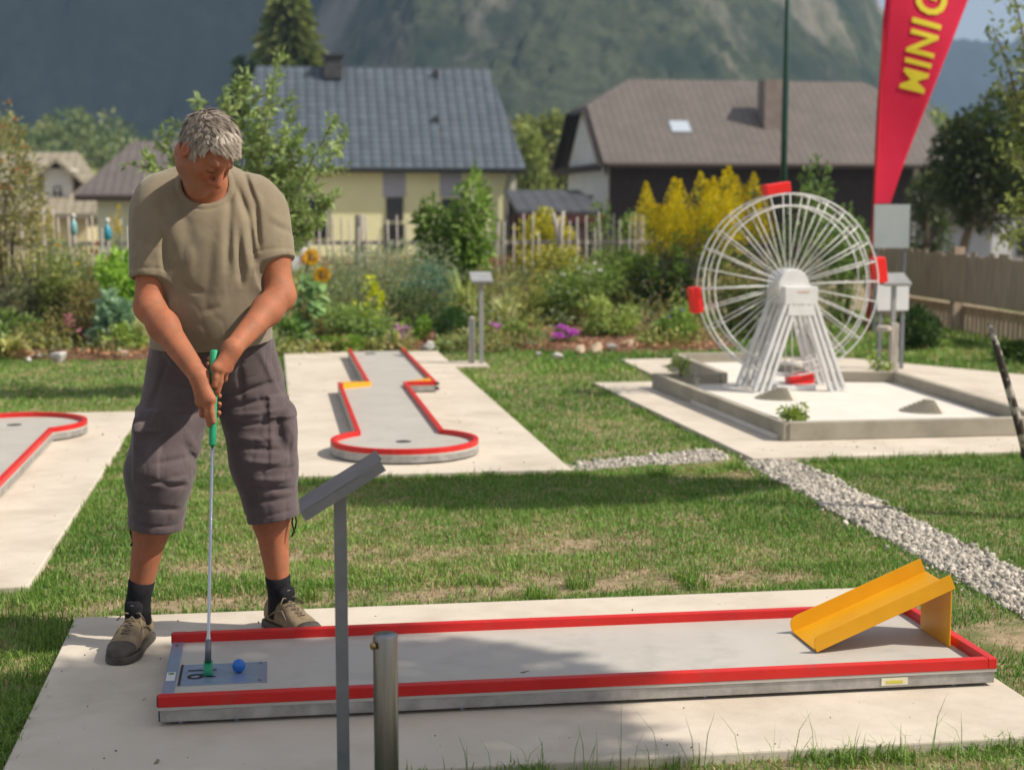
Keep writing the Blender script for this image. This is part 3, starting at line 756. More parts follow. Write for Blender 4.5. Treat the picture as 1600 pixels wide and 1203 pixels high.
# trunk and thighs under the clothes
B.rc(Q(330, 480, 5.0), Q(330, 560, 5.08), .13, .13, .05); B.rc(Q(328, 370, 4.96), Q(330, 480, 5.0), .12, .13, .05)
B.rc(SH_R, SH_L, .055, .055, .05); B.rc(Q(325, 350, 4.97), NECK, .1, .06, .05)
B.rc(NECK, H(0, -.05, -.035), .062, .058, .03)
for hip, kn, an in ((HIP_R, KN_R, AN_R), (HIP_L, KN_L, AN_L)):
    calf = kn+(an-kn)*.36+np.array([0, .018, 0])
    B.chain([hip, kn, calf, an, an+np.array([0, -.01, -.05])], [.085, .060, .057, .031, .031], .03)
    B.rc(kn+np.array([0, -.02, 0]), kn+(an-kn)*.85+np.array([0, -.008, 0]), .045, .022, .02)
for sh, el, wr in ((SH_R, EL_R, WR_R), (SH_L, EL_L, WR_L)):
    fm = el+(wr-el)*.28
    B.chain([sh, sh+(el-sh)*.5, el, fm, wr], [.054, .050, .043, .043, .028], .03)
# hands closed round the grip
def hand(wr, kn, fingers, thumb):
    for q in kn:
        B.rc(wr, q, .023, .0125, .014)
    B.rc(kn[0], kn[-1], .012, .0115, .012)
    for ch_, r0 in fingers:
        B.chain(ch_, list(np.linspace(r0*1.07, r0*.9, len(ch_))), .0035)
    B.chain(thumb, [.014, .0115, .009, .0082][:len(thumb)], .006)
kR = [g(.148, -.010, .026), g(.156, -.025, .022), g(.158, -.037, .008), g(.152, -.044, -.008)]
hand(WR_R, kR, [([kR[0], g(.185, -.003, .0245), g(.212, .002, .0215)], .0095), ([kR[1], g(.192, -.021, .017), g(.220, -.014, .012)], .0092),
    ([kR[2], g(.190, -.036, -.006), g(.192, -.014, -.0245), g(.188, .012, -.020), g(.184, .0215, -.002)], .0088), ([kR[3], g(.172, -.034, -.020), g(.166, -.006, -.026), g(.161, .016, -.018), g(.158, .0225, -.001)], .0082)],
    [WR_R+gd*.025+gN*.0, g(.118, -.020, -.016), g(.128, .004, -.024), g(.134, .021, -.006)])
kL = [g(.054, .011, .027), g(.060, .027, .022), g(.060, .039, .008), g(.052, .045, -.008)]
hand(WR_L, kL, [([kL[0], g(.084, .006, .025), g(.106, .003, .0215)], .0095), ([kL[1], g(.096, .024, .017), g(.124, .017, .011)], .0092),
    ([kL[2], g(.084, .036, -.007), g(.080, .012, -.0245), g(.072, -.012, -.020), g(.067, -.0215, -.002)], .0088), ([kL[3], g(.060, .036, -.020), g(.052, .006, -.026), g(.045, -.014, -.018), g(.041, -.0215, 0)], .0082)],
    [WR_L+gd*.02, g(.010, .026, -.016), g(.020, .002, -.024), g(.024, -.018, -.008)])
# head: cranium, jaw, brow, nose, lips, ears, sockets and lids
E3 = HA
B.ell(H(0, .030, -.012), np.array([.077, .088, .098])*HS, .02, E3)
B.ell(H(0, -.035, .030), np.array([.057, .082, .062])*HS, .03, E3)
B.rc(H(-.045, -.070, .005), H(0, -.104, .062), .024, .024, .03); B.rc(H(.045, -.070, .005), H(0, -.104, .062), .024, .024, .03)
B.rc(H(-.03, .026, .080), H(.03, .026, .080), .013, .013, .012)
for sg in (-1, 1):
    B.ell(H(sg*.031, .002, .099), np.array([.017, .012, .014])*HS, .012, E3, 'cut')
    B.ell(H(sg*.031, .001, .079), np.array([.0145, .0125, .0125])*HS, .003, E3)
    B.rc(H(sg*.046, -.022, .066), H(sg*.036, -.03, .074), .014, .012, .02)
    B.ell(H(sg*.079, -.004, -.008), np.array([.009, .033, .021])*HS, .006, E3)
    B.ell(H(sg*.086, -.002, -.004), np.array([.006, .020, .011])*HS, .006, E3, 'cut')
    B.ell(H(sg*.013, -.040, .098), np.array([.009, .008, .011])*HS, .006, E3)
B.rc(H(0, .012, .092), H(0, -.030, .116), .0085, .0125, .010)
B.ell(H(0, -.036, .112), np.array([.013, .011, .012])*HS, .008, E3)
B.rc(H(-.022, -.066, .083), H(.022, -.066, .083), .0075, .0075, .008); B.rc(H(-.018, -.078, .083), H(.018, -.078, .083), .008, .008, .006)
B.rc(H(-.024, -.0715, .094), H(.024, -.0715, .094), .0025, .0025, .004, 'cut')
V, F = B.mesh(); del B
V = relax(V, F, 1, .35)
# skin colours: tan, redder on nose, cheeks, ears and knuckles; grey brows and stubble; lips
n1 = fbm(V, 16, 4, 3)[:, None]; n2 = vnoise(V, 220, 8)[:, None]
n3 = fbm(V, 55, 3, 13)[:, None]
skin = np.array([.33, .130, .068])*(.78+.44*n1)*(.90+.2*n3)*(.93+.14*n2)+np.array([.03, -.004, -.004])*(n3 > .55)
D = (V-HEADC)/HS; lr, lu, lf = D@HR, D@HU, D@HF
inhead = (np.abs(lr) < .12) & (np.abs(lu) < .16) & (lf > -.13) & (lf < .16)
def spot(r, u, f, s_): return np.exp(-(((lr-r)**2+(lu-u)**2+(lf-f)**2)/s_**2))*inhead
red = np.clip(spot(0, -.034, .115, .022)+.6*spot(-.045, -.03, .07, .03)+.6*spot(.045, -.03, .07, .03)+spot(-.082, 0, -.008, .035)+spot(.082, 0, -.008, .035), 0, 1)[:, None]
red = .6*red; skin = skin*(1-red)+np.array([.40, .10, .055])*red
stub = (np.clip(spot(0, -.09, .06, .05)+spot(-.05, -.075, .02, .04)+spot(.05, -.075, .02, .04), 0, 1)*(.5+.5*vnoise(V, 500, 5)))[:, None]*.5
skin = skin*(1-stub)+np.array([.24, .17, .13])*stub
brow = np.clip(1.6*(np.exp(-((lu-.029-.15*np.abs(lr))/.005)**2)*(np.abs(lr) > .012)*(np.abs(lr) < .05)*(lf > .06)*inhead), 0, 1)[:, None]
skin = skin*(1-.6*brow)+np.array([.19, .12, .08])*.6*brow
lip = np.clip(np.exp(-((lu+.0725)/.008)**4)*(np.abs(lr) < .023)*(lf > .07)*inhead, 0, 1)[:, None]*.7
skin = skin*(1-lip)+np.array([.36, .115, .085])*lip
lash = np.clip(np.exp(-((lu+.006)/.0028)**2)*(np.abs(np.abs(lr)-.031) < .014)*(lf > .07)*inhead, 0, 1)[:, None]*.9
skin = skin*(1-lash)+np.array([.05, .03, .02])*lash
man = thing('person', (-.18, 5.02, 0), 'man in khaki t-shirt and grey cargo shorts bending over a putter', 'person')
SKIN = vcol_material('skin', .62, .3, .5, 240, .10, bdist=.002)
raw('body', V, F, SKIN, man, smooth=True, cols=skin)

# hair: a close cap with short combed locks
Hf = Field(HEADC-.16, HEADC+.16, .003)
Hf.ell(H(0, .034, -.014), np.array([.081, .094, .102])*HS, .01, E3)
def hairline(lr, lu, lf):
    "positive inside the hair"
    front = lu-(.079+.10*(lf-.075)-.9*np.abs(lr)**1.6)
    side = lu-(.012-.55*np.clip(-lf, -.02, .12))
    side = np.where(lf < .055, side, -1)
    burn = (lf < .032) & (lf > .0) & (np.abs(lr) > .06) & (lu > -.03)
    r = np.where(lf > .03, np.maximum(front, np.where(lf < .05, (lu-.03), -1)), side)
    return np.where(burn, np.maximum(r, .004), r)
def hw(P):
    D = (P-HEADC)/HS; a, b, c = D@HR, D@HU, D@HF
    h = hairline(a, b, c)
    return np.where(h > 0, .002+.004*(fbm(P, 45, 2, 4)-.5)+.005*(b > .06)*vnoise(P, 24, 2), -.012)
Hf.warp(hw, .05)
V, F = Hf.mesh()
def hair_tint(P, n):
    D = (P-HEADC)/HS
    t = np.clip(.35+.9*(fbm(P, 30, 3, 6)-.4)+.25*(D@HF > .02), 0, 1)[:, None]
    return np.array([.15, .118, .092])*(1-t)+np.array([.47, .405, .34])*t
rng = np.random.default_rng(12)
hv = [V]; hc_ = [hair_tint(V, 0)*.42]; hf_q = [F]; hf_t = []; off = len(V)
n = 22000
d = rng.normal(size=(n, 3)); d /= np.linalg.norm(d, axis=1)[:, None]
rad = np.array([.082, .095, .103])
loc = d*rad+np.array([0, .034, -.014])
ok = hairline(loc[:, 0], loc[:, 1], loc[:, 2]) > -.002; loc = loc[ok]; d = d[ok]; n = len(loc)
nrm = unit if False else (d/rad); nrm = nrm/np.linalg.norm(nrm, axis=1)[:, None]
wav = np.stack([fbm(loc, 28, 2, k) for k in (61, 62, 63)], 1)-.5
comb = np.array([-.42, -.30, .9])+1.6*wav+rng.normal(0, .16, (n, 3))
comb = np.where((np.abs(loc[:, 0]) > .06)[:, None], np.array([0, -.8, .35])+.8*wav+rng.normal(0, .14, (n, 3)), comb)
comb -= nrm*(comb*nrm).sum(1)[:, None]; comb /= np.linalg.norm(comb, axis=1)[:, None]
K_ = 950; kc = loc[rng.choice(n, K_, replace=False)]; ki = np.argmin(((loc[:, None, :]-kc[None])**2).sum(2), 1); ktone = rng.random(K_); klift = rng.random(K_)
kdir = np.stack([np.bincount(ki, comb[:, q], K_) for q in range(3)], 1)+rng.normal(0, .16, (K_, 3))*np.bincount(ki, minlength=K_)[:, None]; comb = .3*comb+.9*kdir[ki]/np.maximum(np.bincount(ki, minlength=K_)[ki], 1)[:, None]
comb -= nrm*(comb*nrm).sum(1)[:, None]; comb /= np.linalg.norm(comb, axis=1)[:, None]
L = (.020+.016*rng.random(n))*np.where(np.abs(loc[:, 0]) > .06, .6, 1); lift = .15+.12*rng.random(n)+.55*klift[ki]**2
sd = np.cross(comb, nrm); wd = (.0006+.0006*rng.random(n))[:, None]
p0 = loc; p1 = loc+comb*(L*.55)[:, None]+nrm*(L*lift*.5)[:, None]; p2 = loc+comb*L[:, None]+nrm*(L*lift*.7-L*L*3)[:, None]; p2 = p2+.16*((kc+.028*kdir[ki]*0)[ki]-loc if False else (kc[ki]-loc))
S = np.stack([p0-sd*wd, p0+sd*wd, p1+sd*wd*.9, p1-sd*wd*.9, p2], 1).reshape(-1, 3)
S = HEADC+HS*(S@HA)
o_ = (off+np.arange(n)*5)[:, None]
hv.append(S); tint = rng.random(n)[:, None]; t2 = np.clip(hair_tint(HEADC+HS*(p0@HA), 0)*(.55+.5*tint+.55*ktone[ki][:, None]), 0, .62); hc_.append(np.repeat(t2, 5, 0))
raw('hair', np.concatenate(hv), [np.concatenate([F, o_+np.array([[0, 1, 2, 3]])]), o_+np.array([[3, 2, 4]])], vcol_material('grey_hair', .5, .45), man, smooth=True, cols=np.concatenate(hc_))

# t-shirt
T = Field((-.64, 4.55, .80), (.24, 5.32, 1.62), .0042)
cuR, cuL = SH_R+(EL_R-SH_R)*.70, SH_L+(EL_L-SH_L)*.58
T.rc(SH_R+np.array([.002, 0, .002]), cuR+(EL_R-SH_R)*.1+np.array([-.004, 0, 0]), .078, .063, .03)
T.rc(SH_L+np.array([-.002, 0, .002]), cuL+(EL_L-SH_L)*.1, .077, .066, .03)
for sh, el, cu in ((SH_R, EL_R, cuR), (SH_L, EL_L, cuL)):
    ax = unit(el-sh)
    def fn(X, Y, Z, cu=cu, ax=ax):
        return np.maximum(-((X-cu[0])*ax[0]+(Y-cu[1])*ax[1]+(Z-cu[2])*ax[2]), np.sqrt((X-cu[0])**2+(Y-cu[1])**2+(Z-cu[2])**2)-.13)
    T.put(cu-.14, cu+.14, fn, .002, 'cut')
    T.rc(cu-ax*.03, cu+ax*.05, .052, .053, .004, 'cut')
T.ell(Q(333, 478, 4.985), (.190, .165, .21), .06); T.ell(Q(329, 385, 4.955), (.192, .152, .20), .08)
T.ell(Q(330, 535, 5.06), (.193, .15, .12), .05)
T.rc(Q(258, 326, 4.95), Q(396, 326, 4.97), .072, .068, .05)
T.rc(Q(315, 290, 4.95), Q(255, 305, 4.95), .078, .07, .05); T.rc(Q(335, 292, 4.96), Q(392, 308, 4.97), .078, .07, .05)
# folds: ridges and creases given as lines on the front of the shirt
FOLDS = [(378, 262, 400, 320, -.009, 4), (400, 320, 405, 390, -.014, 4), (388, 272, 410, 330, .005, 6), (370, 290, 390, 345, -.009, 4), (390, 345, 398, 410, -.012, 4), (366, 300, 380, 360, .005, 6), (380, 360, 390, 430, .006, 6),
    (359, 308, 356, 420, -.010, 5), (347, 320, 343, 450, .005, 9), (374, 362, 377, 445, -.009, 4), (366, 350, 366, 440, .004, 5), (332, 370, 322, 480, -.003, 7),
    (284, 446, 318, 458, -.006, 5), (316, 488, 346, 478, -.004, 5), (346, 478, 372, 440, -.004, 6), (300, 380, 296, 440, .005, 9), (395, 402, 368, 436, -.006, 5), (400, 412, 374, 458, .004, 7),
    (251, 304, 256, 360, -.007, 6), (256, 360, 259, 425, -.013, 6), (268, 320, 286, 420, .004, 10), (276, 300, 306, 400, -.003, 8), (232, 300, 222, 420, .002, 8), (208, 372, 250, 388, -.003, 5),
    (428, 352, 458, 366, -.004, 5), (420, 335, 446, 352, .003, 6), (262, 470, 300, 540, .003, 9), (404, 470, 414, 530, -.004, 6), (380, 505, 420, 516, -.003, 6)]
def fold_fn(folds, Yp, yfront, wr=.0013, aniso=(1, 1, .55)):
    aniso = np.array(aniso)
    segs = []
    for x0, y0, x1, y1, a, w in folds: segs.append((Q(x0, y0, Yp)[[0, 2]], Q(x1, y1, Yp)[[0, 2]], a, w*.0020))
    def fn(P):
        r = .0022*(fbm(P, 9, 2, 9)-.5)*2-wr*np.exp(-((fbm(P*aniso, 9, 3, 29)-.5)/.035)**2)-.6*wr*np.exp(-((fbm(P*aniso, 16, 2, 37)-.5)/.04)**2)
        front = np.clip((yfront-P[:, 1])/.06+.5, 0, 1); p = P[:, [0, 2]]
        for a, b, amp, w in segs:
            ab = b-a; t = np.clip(((p-a)@ab)/(ab@ab), 0, 1); d = np.linalg.norm(p-a-t[:, None]*ab, axis=1)
            r = r+front*amp*np.exp(-(d/w)**2)*np.sin(np.clip(t, .02, .98)*PI)**.5
        return r
    return fn
shirt_folds = fold_fn(FOLDS, 4.83, 4.98)
def seams(P):
    r = shirt_folds(P)
    for sh, el, cu in ((SH_R, EL_R, cuR), (SH_L, EL_L, cuL)):
        ax = unit(el-sh); s_ = (P-cu)@ax; rad = np.linalg.norm(P-cu-s_[:, None]*ax, axis=1); near = (rad < .095) & (s_ > -.2)
        r = r-near*.0022*np.exp(-((s_+.020)/.004)**2)+near*.0006*(s_ > -.020)
    zz = (P-HEMP)@HEMN/np.linalg.norm(HEMN); r = r-.0025*np.exp(-((zz+.024)/.0042)**2)
    a0 = NECK+np.array([0, .012, -.02]); ab = H(0, -.03, -.03)-a0; t_ = np.clip((P-a0)@ab/(ab@ab), 0, 1); dn = np.linalg.norm(P-a0-t_[:, None]*ab, axis=1)
    r = r+.0025*(dn < .086)*(P[:, 2] > 1.36)-.0025*np.exp(-((dn-.089)/.004)**2)*(P[:, 2] > 1.36)
    return r
HEMP, HEMN = Q(228, 548, 5.0), np.array([.07, .06, -1.0])
T.warp(seams, .035)
T.plane(Q(228, 548, 5.0), (.07, 0.06, -1.0))               # hem
T.rc(NECK+np.array([0, .012, -.02]), H(0, -.03, -.03), .066, .080, .006, 'cut')
V, F = T.mesh(); del T; V = relax(V, F, 2, .4)
KHAKI = M('khaki_jersey', (.205, .168, .116), (.245, .204, .142), 12, .9, bump=.18, bscale=700, spec=.15, sheen=.25, bdist=.0015, c3=(.19, .158, .112), s3=5)
sh_o = raw('t_shirt', V, F, KHAKI, man, smooth=True)

# cargo shorts
S_ = Field((-.60, 4.74, .26), (.20, 5.36, 1.02), .0042)
S_.ell(Q(333, 560, 5.09), (.196, .150, .13), .05)
S_.ell(Q(333, 535, 5.07), (.190, .168, .12), .04)
heR, heL = Q(244, 817, 4.985), Q(427, 805, 5.055)
S_.chain([HIP_R, KN_R+np.array([.006, 0, .04]), heR], [.117, .100, .088], .045)
S_.chain([HIP_L, KN_L+np.array([-.004, 0, .04]), heL], [.117, .100, .086], .045)
PK = [(Q(222, 690, 4.98), np.array([-.02, -.01, 0])), (Q(448, 668, 5.06), np.array([.02, -.01, 0]))]
for p_, d_ in PK: S_.ell(p_+np.array([0, 0, -.01]), (.035, .085, .085), .012)
SF = [(338, 618, 262, 600, -.010, 4), (336, 632, 250, 626, .007, 4), (335, 645, 262, 652, -.010, 4), (340, 625, 430, 600, -.010, 4), (344, 642, 438, 624, -.010, 4), (348, 655, 440, 644, .008, 4), (352, 668, 435, 664, -.009, 4), (362, 690, 440, 688, .007, 5), (368, 702, 442, 706, -.009, 4), (262, 560, 236, 640, -.006, 5), (405, 548, 436, 620, .006, 5),
    (285, 690, 312, 735, -.007, 4), (296, 680, 316, 720, .006, 5), (222, 742, 296, 758, -.010, 4), (226, 756, 302, 742, .008, 5), (212, 782, 285, 796, -.008, 4), (240, 720, 300, 712, -.007, 4), (375, 722, 446, 728, .008, 5), (385, 736, 455, 726, -.009, 4), (385, 752, 462, 752, .008, 5), (388, 764, 462, 770, -.010, 4), (395, 788, 458, 782, -.007, 4), (345, 556, 344, 650, -.008, 4), (300, 560, 322, 630, .006, 6), (372, 560, 380, 650, -.006, 5), (330, 545, 344, 600, .006, 5), (268, 660, 252, 700, -.006, 4)]
PLN = [Q(222, 660, 4.98), Q(224, 720, 4.98), Q(440, 650, 5.06), Q(452, 715, 5.06)]
base_warp = fold_fn(SF, 4.93, 5.06, .0024, (1, 1, .9))
def pocket(P):
    r = base_warp(P)
    for (ax, az, bx_, bz, ft) in ((208, 640, 252, 742, 672), (420, 622, 466, 728, 655)):
        p0, p1, pf = Q(ax, az, 4.97)[[0, 2]], Q(bx_, bz, 4.97)[[0, 2]], Q(ax, ft, 4.97)[2]
        x, z = P[:, 0], P[:, 2]; e = .006
        d = np.minimum(np.minimum(x-p0[0], p1[0]-x), np.minimum(p0[1]-z, z-p1[1]))
        r = r+.006*np.clip(d/e+.5, 0, 1)*(P[:, 1] < 5.06)
        df = np.minimum(np.minimum(x-p0[0]+.004, p1[0]+.004-x), np.minimum(p0[1]+.004-z, z-pf))
        r = r+.007*np.clip(df/e+.5, 0, 1)*(P[:, 1] < 5.06)
    for kn, he in ((KN_R, heR), (KN_L, heL)):
        ax = unit(he-kn); s_ = (P-he-ax*.012)@ax; rad = np.linalg.norm(P-he-((P-he)@ax)[:, None]*ax, axis=1)
        r = r-(rad < .13)*.0035*np.exp(-((s_+.028)/.0042)**2)
    return r
S_.warp(pocket, .035)
for kn, he in ((KN_R, heR), (KN_L, heL)):
    ax = unit(he-kn)
    def fn(X, Y, Z, cu=he+ax*.012, ax=ax):
        return np.maximum(-((X-cu[0])*ax[0]+(Y-cu[1])*ax[1]+(Z-cu[2])*ax[2]), np.sqrt((X-cu[0])**2+(Y-cu[1])**2+(Z-cu[2])**2)-.15)
    S_.put(he-.16, he+.16, fn, .002, 'cut')
    S_.rc(he-ax*.035, he+ax*.06, .075, .077, .004, 'cut')
V, F = S_.mesh(); del S_; V = relax(V, F, 2, .4)
GREYC = M('grey_cotton', (.088, .068, .073), (.112, .088, .093), 16, .88, bump=.2, bscale=500, spec=.15, sheen=.2, bdist=.0015, c3=(.075, .062, .066), s3=6)
so = raw('cargo_shorts', V, F, GREYC, man, smooth=True)
BLK = M('black_cotton', (.010, .010, .013), (.018, .018, .022), 60, .9, bump=.3, bscale=300, spec=.2)
for q in ((206, 816, 4.99), (458, 802, 5.07)):
    a = Q(*q); MB().tube([a, a+np.array([-.004, -.006, -.03]), a+np.array([.003, -.004, -.06]), a+np.array([-.006, 0, -.075])], .0032, 6).build('drawstring', BLK, so, smooth=True)
    MB().tube([a+np.array([.006, 0, 0]), a+np.array([.010, -.006, -.025]), a+np.array([.006, -.004, -.05])], .0032, 6).build('drawstring', BLK, so, smooth=True)

# socks and hiking shoes
SUEDE = M('taupe_suede', (.175, .135, .085), (.25, .20, .13), 26, .85, bump=.4, bscale=160, spec=.2, c3=(.12, .09, .06), s3=12, bdist=.003)
RUBB = M('dark_rubber', (.045, .039, .033), (.085, .073, .06), 30, .7, bump=.3, bscale=90)
LACE = M('brown_lace', (.13, .10, .065), (.2, .16, .11), 120, .8)
def shoe(an, fdir, kn):
    la_ = (kn-an)/(kn-an)[2]
    fdir = unit([fdir[0], fdir[1], 0]); sd = np.array([-fdir[1], fdir[0], 0]); org = np.array([an[0], an[1], 0])-fdir*.075
    def W(f, s, z): return org+fdir*f+sd*s+np.array([0, 0, z])
    fs = np.array([-.004, .004, .02, .05, .085, .12, .155, .19, .22, .25, .275, .292, .302])
    hw = np.array([.012, .026, .036, .039, .038, .038, .042, .047, .049, .047, .040, .029, .012])
    ht = np.array([.055, .080, .098, .108, .112, .110, .098, .084, .074, .064, .055, .046, .030])
    def loft(fa, wa, ha, z0, p=2.6, m=22):
        V = []
        for f, w, h in zip(fa, wa, ha):
            for k in range(m):
                a = 2*PI*k/m; c, s_ = math.cos(a), math.sin(a)
                x = w*np.sign(c)*abs(c)**(2/p); z = (h-z0)/2*np.sign(s_)*abs(s_)**(2/p)+(h+z0)/2
                tp_ = 1-.30*max(0, (z-z0)/(.11))**1.2
                V.append(W(f, x*tp_, z))
        n = len(fa)
        F = [(i*m+k, i*m+(k+1) % m, (i+1)*m+(k+1) % m, (i+1)*m+k) for i in range(n-1) for k in range(m)]+[tuple(range(m))[::-1], tuple((n-1)*m+k for k in range(m))]
        return V, F
    up_ = MB(); up_.add(*loft(fs, hw, ht, .018)); o = up_.build('shoe', SUEDE, man, smooth=True)
    ol = [(f-.004 if f < .1 else f+.004, w+.004) for f, w in zip(fs, hw)]
    mb = MB(); m = len(ol)
    poly = [W(f, w, 0)[:2] for f, w in ol]+[W(f, -w, 0)[:2] for f, w in ol[::-1]]
    mb.prism(poly, .0015, .026); mb.build('sole', RUBB, o, bevel=.005)
    tc_ = MB(); q = fs > .255
    fa = np.concatenate([[.252], fs[q]+.003]); wa = np.concatenate([[.0485], hw[q]+.003]); ha = np.concatenate([[.064], ht[q]+.002])
    tc_.add(*loft(fa, wa, ha, .02)); tc_.build('toe_cap', RUBB, o, smooth=True)
    V = []; 
    tg = MB(); tg.tube([W(.138, 0, .095), W(.120, 0, .122), W(.112, 0, .144), W(.111, 0, .153)], [.020, .030, .030, .016], 14)
    T_ = np.array(tg.V); c = T_.mean(0); rel = T_-c; fcomp = rel@fdir
    T_ = T_-np.outer(fcomp*.45, fdir); tg.V = [tuple(v) for v in T_]
    tg.build('tongue', BLK, o, smooth=True)
    MB().box(W(.131, 0, .138), (.010, .004, .012), np.stack([sd, fdir, (0, 0, 1.)], 1)).build('tongue_tag', M('silver_tag', (.4, .4, .42), None, rough=.4), o)
    la = MB(); hts = lambda f: float(np.interp(f, fs, ht))
    zz = [.128, .150, .172, .194, .212]
    for i, f in enumerate(zz):
        w = .024-.001*i
        la.tube([W(f, -w, hts(f)-.010), W(f+.004, -w*.4, hts(f)+.003), W(f+.004, w*.4, hts(f)+.003), W(f, w, hts(f)-.010)], .0028, 6)
        if i: la.tube([W(f, -w, hts(f)-.009), W((f+zz[i-1])/2, 0, hts(f)+.008), W(zz[i-1], w, hts(zz[i-1])-.009)], .0026, 6); la.tube([W(f, w, hts(f)-.009), W((f+zz[i-1])/2, 0, hts(f)+.0095), W(zz[i-1], -w, hts(zz[i-1])-.009)], .0026, 6)
    for sg in (-1, 1): la.tube([W(.128, 0, .115), W(.14, sg*.025, .122), W(.15, sg*.045, .10), W(.135, sg*.03, .105)], .0024, 6)
    la.build('laces', LACE, o, smooth=True)
    st = MB()
    for sg in (-1, 1): st.tube([W(.06, sg*.0375, .045), W(.10, sg*.0375, .07), W(.15, sg*.037, .082), W(.20, sg*.043, .05), W(.23, sg*.048, .035)], .003, 6)
    st.build('overlay_strip', LACE, o, smooth=True)
    k = MB(); k.tube([an+np.array([0, .004, -.06]), an+np.array([0, 0, .0]), an+la_*.035, an+la_*.080, an+la_*.084], [.042, .041, .039, .042, .036], 22)
    k.build('sock', BLK, man, smooth=True)
shoe(AN_R, (-.050, -.24, 0), KN_R)
shoe(AN_L, (.105, -.19, 0), KN_L)
# ================================================================== plants: leaf-sized faces in clumps
LG = 1.75
def leaf_geo(P, D, L, W, rng, cup=.12, droop=.15):
    n = len(P); D = D/np.linalg.norm(D, axis=1)[:, None]
    S = np.cross(D, rng.normal(size=(n, 3))); S /= np.linalg.norm(S, axis=1)[:, None]+1e-9
    N_ = np.cross(S, D); L = np.broadcast_to(L, n)[:, None]; W = np.broadcast_to(W, n)[:, None]
    m = P+D*L*.45+N_*L*cup
    tip = P+D*L-np.array([0, 0, 1.])*L*droop
    V = np.stack([P, m+S*W/2, tip, m-S*W/2], 1).reshape(-1, 3)
    F = (np.arange(n)*4)[:, None, None]+np.array([[0, 1, 2], [0, 2, 3]])[None]
    return V, F.reshape(-1, 3)
def mixc(c1, c2, t): return np.minimum(LG*(np.array(c1)+(np.array(c2)-np.array(c1))*np.clip(t, 0, 1)[:, None]), .8)
def clumps(c, r, nc, n, rng, low=-.75, core=.5, cr=(.28, .46)):
    "leaf positions on the skins of nc clumps spread through an ellipsoid; directions outward; a clump tone"
    c = np.array(c, float); r = np.array(r, float)
    d = rng.normal(size=(nc, 3)); d /= np.linalg.norm(d, axis=1)[:, None]; d[:, 2] = np.clip(d[:, 2], low, 1)
    rad = core+(.82-core)*rng.random(nc)**.6
    cc = d*rad[:, None]; R = rng.uniform(*cr, nc); tone = rng.random(nc)
    w = R**2; k = rng.choice(nc, n, p=w/w.sum())
    e = rng.normal(size=(n, 3)); e /= np.linalg.norm(e, axis=1)[:, None]
    q = cc[k]+e*(R[k]*(.45+.62*rng.random(n)**.6))[:, None]
    D = e*.8+q*.6+rng.normal(0, .45, (n, 3)); D[:, 2] += .15
    return c+q*r, D, tone[k]
class LeafBag:
    def __init__(s): s.V = []; s.F = []; s.C = []; s.n = 0
    def add(s, V, F, C):
        s.V.append(V); s.F.append(F+s.n); s.C.append(np.broadcast_to(C, V.shape)); s.n += len(V)
    def leaves(s, P, D, L, W, c1, c2, rng, tone=None, **k):
        V, F = leaf_geo(P, D, L, W, rng, **k); t = rng.random(len(P))*.65+(.35*tone if tone is not None else .17)
        s.add(V, F, np.repeat(mixc(c1, c2, t), 4, 0))
    def build(s, name, parent, mat=None):
        return raw(name, np.concatenate(s.V), np.concatenate(s.F), mat or LEAF, parent, cols=np.concatenate(s.C))
def bed_z(x, y):
    t = np.clip((np.asarray(y, float)-15.0)/4.5, 0, 1); return .30*t*t*(3-2*t)
def pix(px, y): return Q(px, 400, y)[0]
STEM_G = M('green_stem', (.06, .09, .025), (.11, .13, .05), 30, .7)
SEED = [100]
def bush(name, label, px, ytop, wpx, Y, n, L, W, c1, c2, cat='bush', group=None, nc=14, depth=.8, ybase=None, flower=None, squash=1.0, low=-.75, stems=7, droop=.15, core=.5):
    SEED[0] += 1; rng = np.random.default_rng(SEED[0])
    x = pix(px, Y); zb = float(bed_z(x, Y)) if Y > 15 and Y < 21 and x < 4.5 else (0 if Y < 26 else float(terrain_z(x, Y)))
    if ybase is not None: zb = Q(px, ybase, Y)[2]
    zt = Q(px, ytop, Y)[2]; w = wpx*Y/FPX/2; h = (zt-zb)
    t = thing(name, (x, Y, zb), label, cat, group)
    c = (x, Y, zb+h*.52); r = (w, w*depth, h*.56)
    P, D, tone = clumps(c, r, nc, n, rng, low, core)
    P[:, 2] = np.maximum(P[:, 2], zb+.01)
    b = LeafBag(); b.leaves(P, D, L*(.6+.7*rng.random(n)), W*(.7+.5*rng.random(n)), c1, c2, rng, tone, droop=droop); b.build('foliage', t)
    st = MB()
    for i in range(stems):
        a = rng.uniform(0, 2*PI); q = rng.uniform(.2, .75)
        e = np.array([x+w*q*math.cos(a), Y+w*depth*q*math.sin(a), zb+h*rng.uniform(.5, .85)]); s0 = np.array([x+.12*w*math.cos(a), Y+.12*w*math.sin(a), zb-.02])
        st.tube([s0, s0*.5+e*.5+np.array([0, 0, h*.1]), e], [.012*h+.003, .008*h+.002, .003], 5)
    st.build('stem', BARK if h > .5 else STEM_G, t)
    if flower:
        fn, fc1, fc2, fs, where = flower
        k = rng.choice(len(P), min(len(P), int(fn*2.2)), replace=False); k = k[np.argsort(-(P[k, 2]*where-(P[k, 1]-Y)*.8))][:fn]
        fb = LeafBag()
        for q in k:
            o_ = P[q]+np.array([0, -.02, .02]); m = 14
            e = rng.normal(size=(m, 3)); e[:, 2] = np.abs(e[:, 2])*.7; e[:, 1] -= .3
            fb.leaves(np.tile(o_, (m, 1)), e, fs*(.7+.5*rng.random(m)), fs*.7, fc1, fc2, rng)
        fb.build('flowers', t, PETAL)
    return t
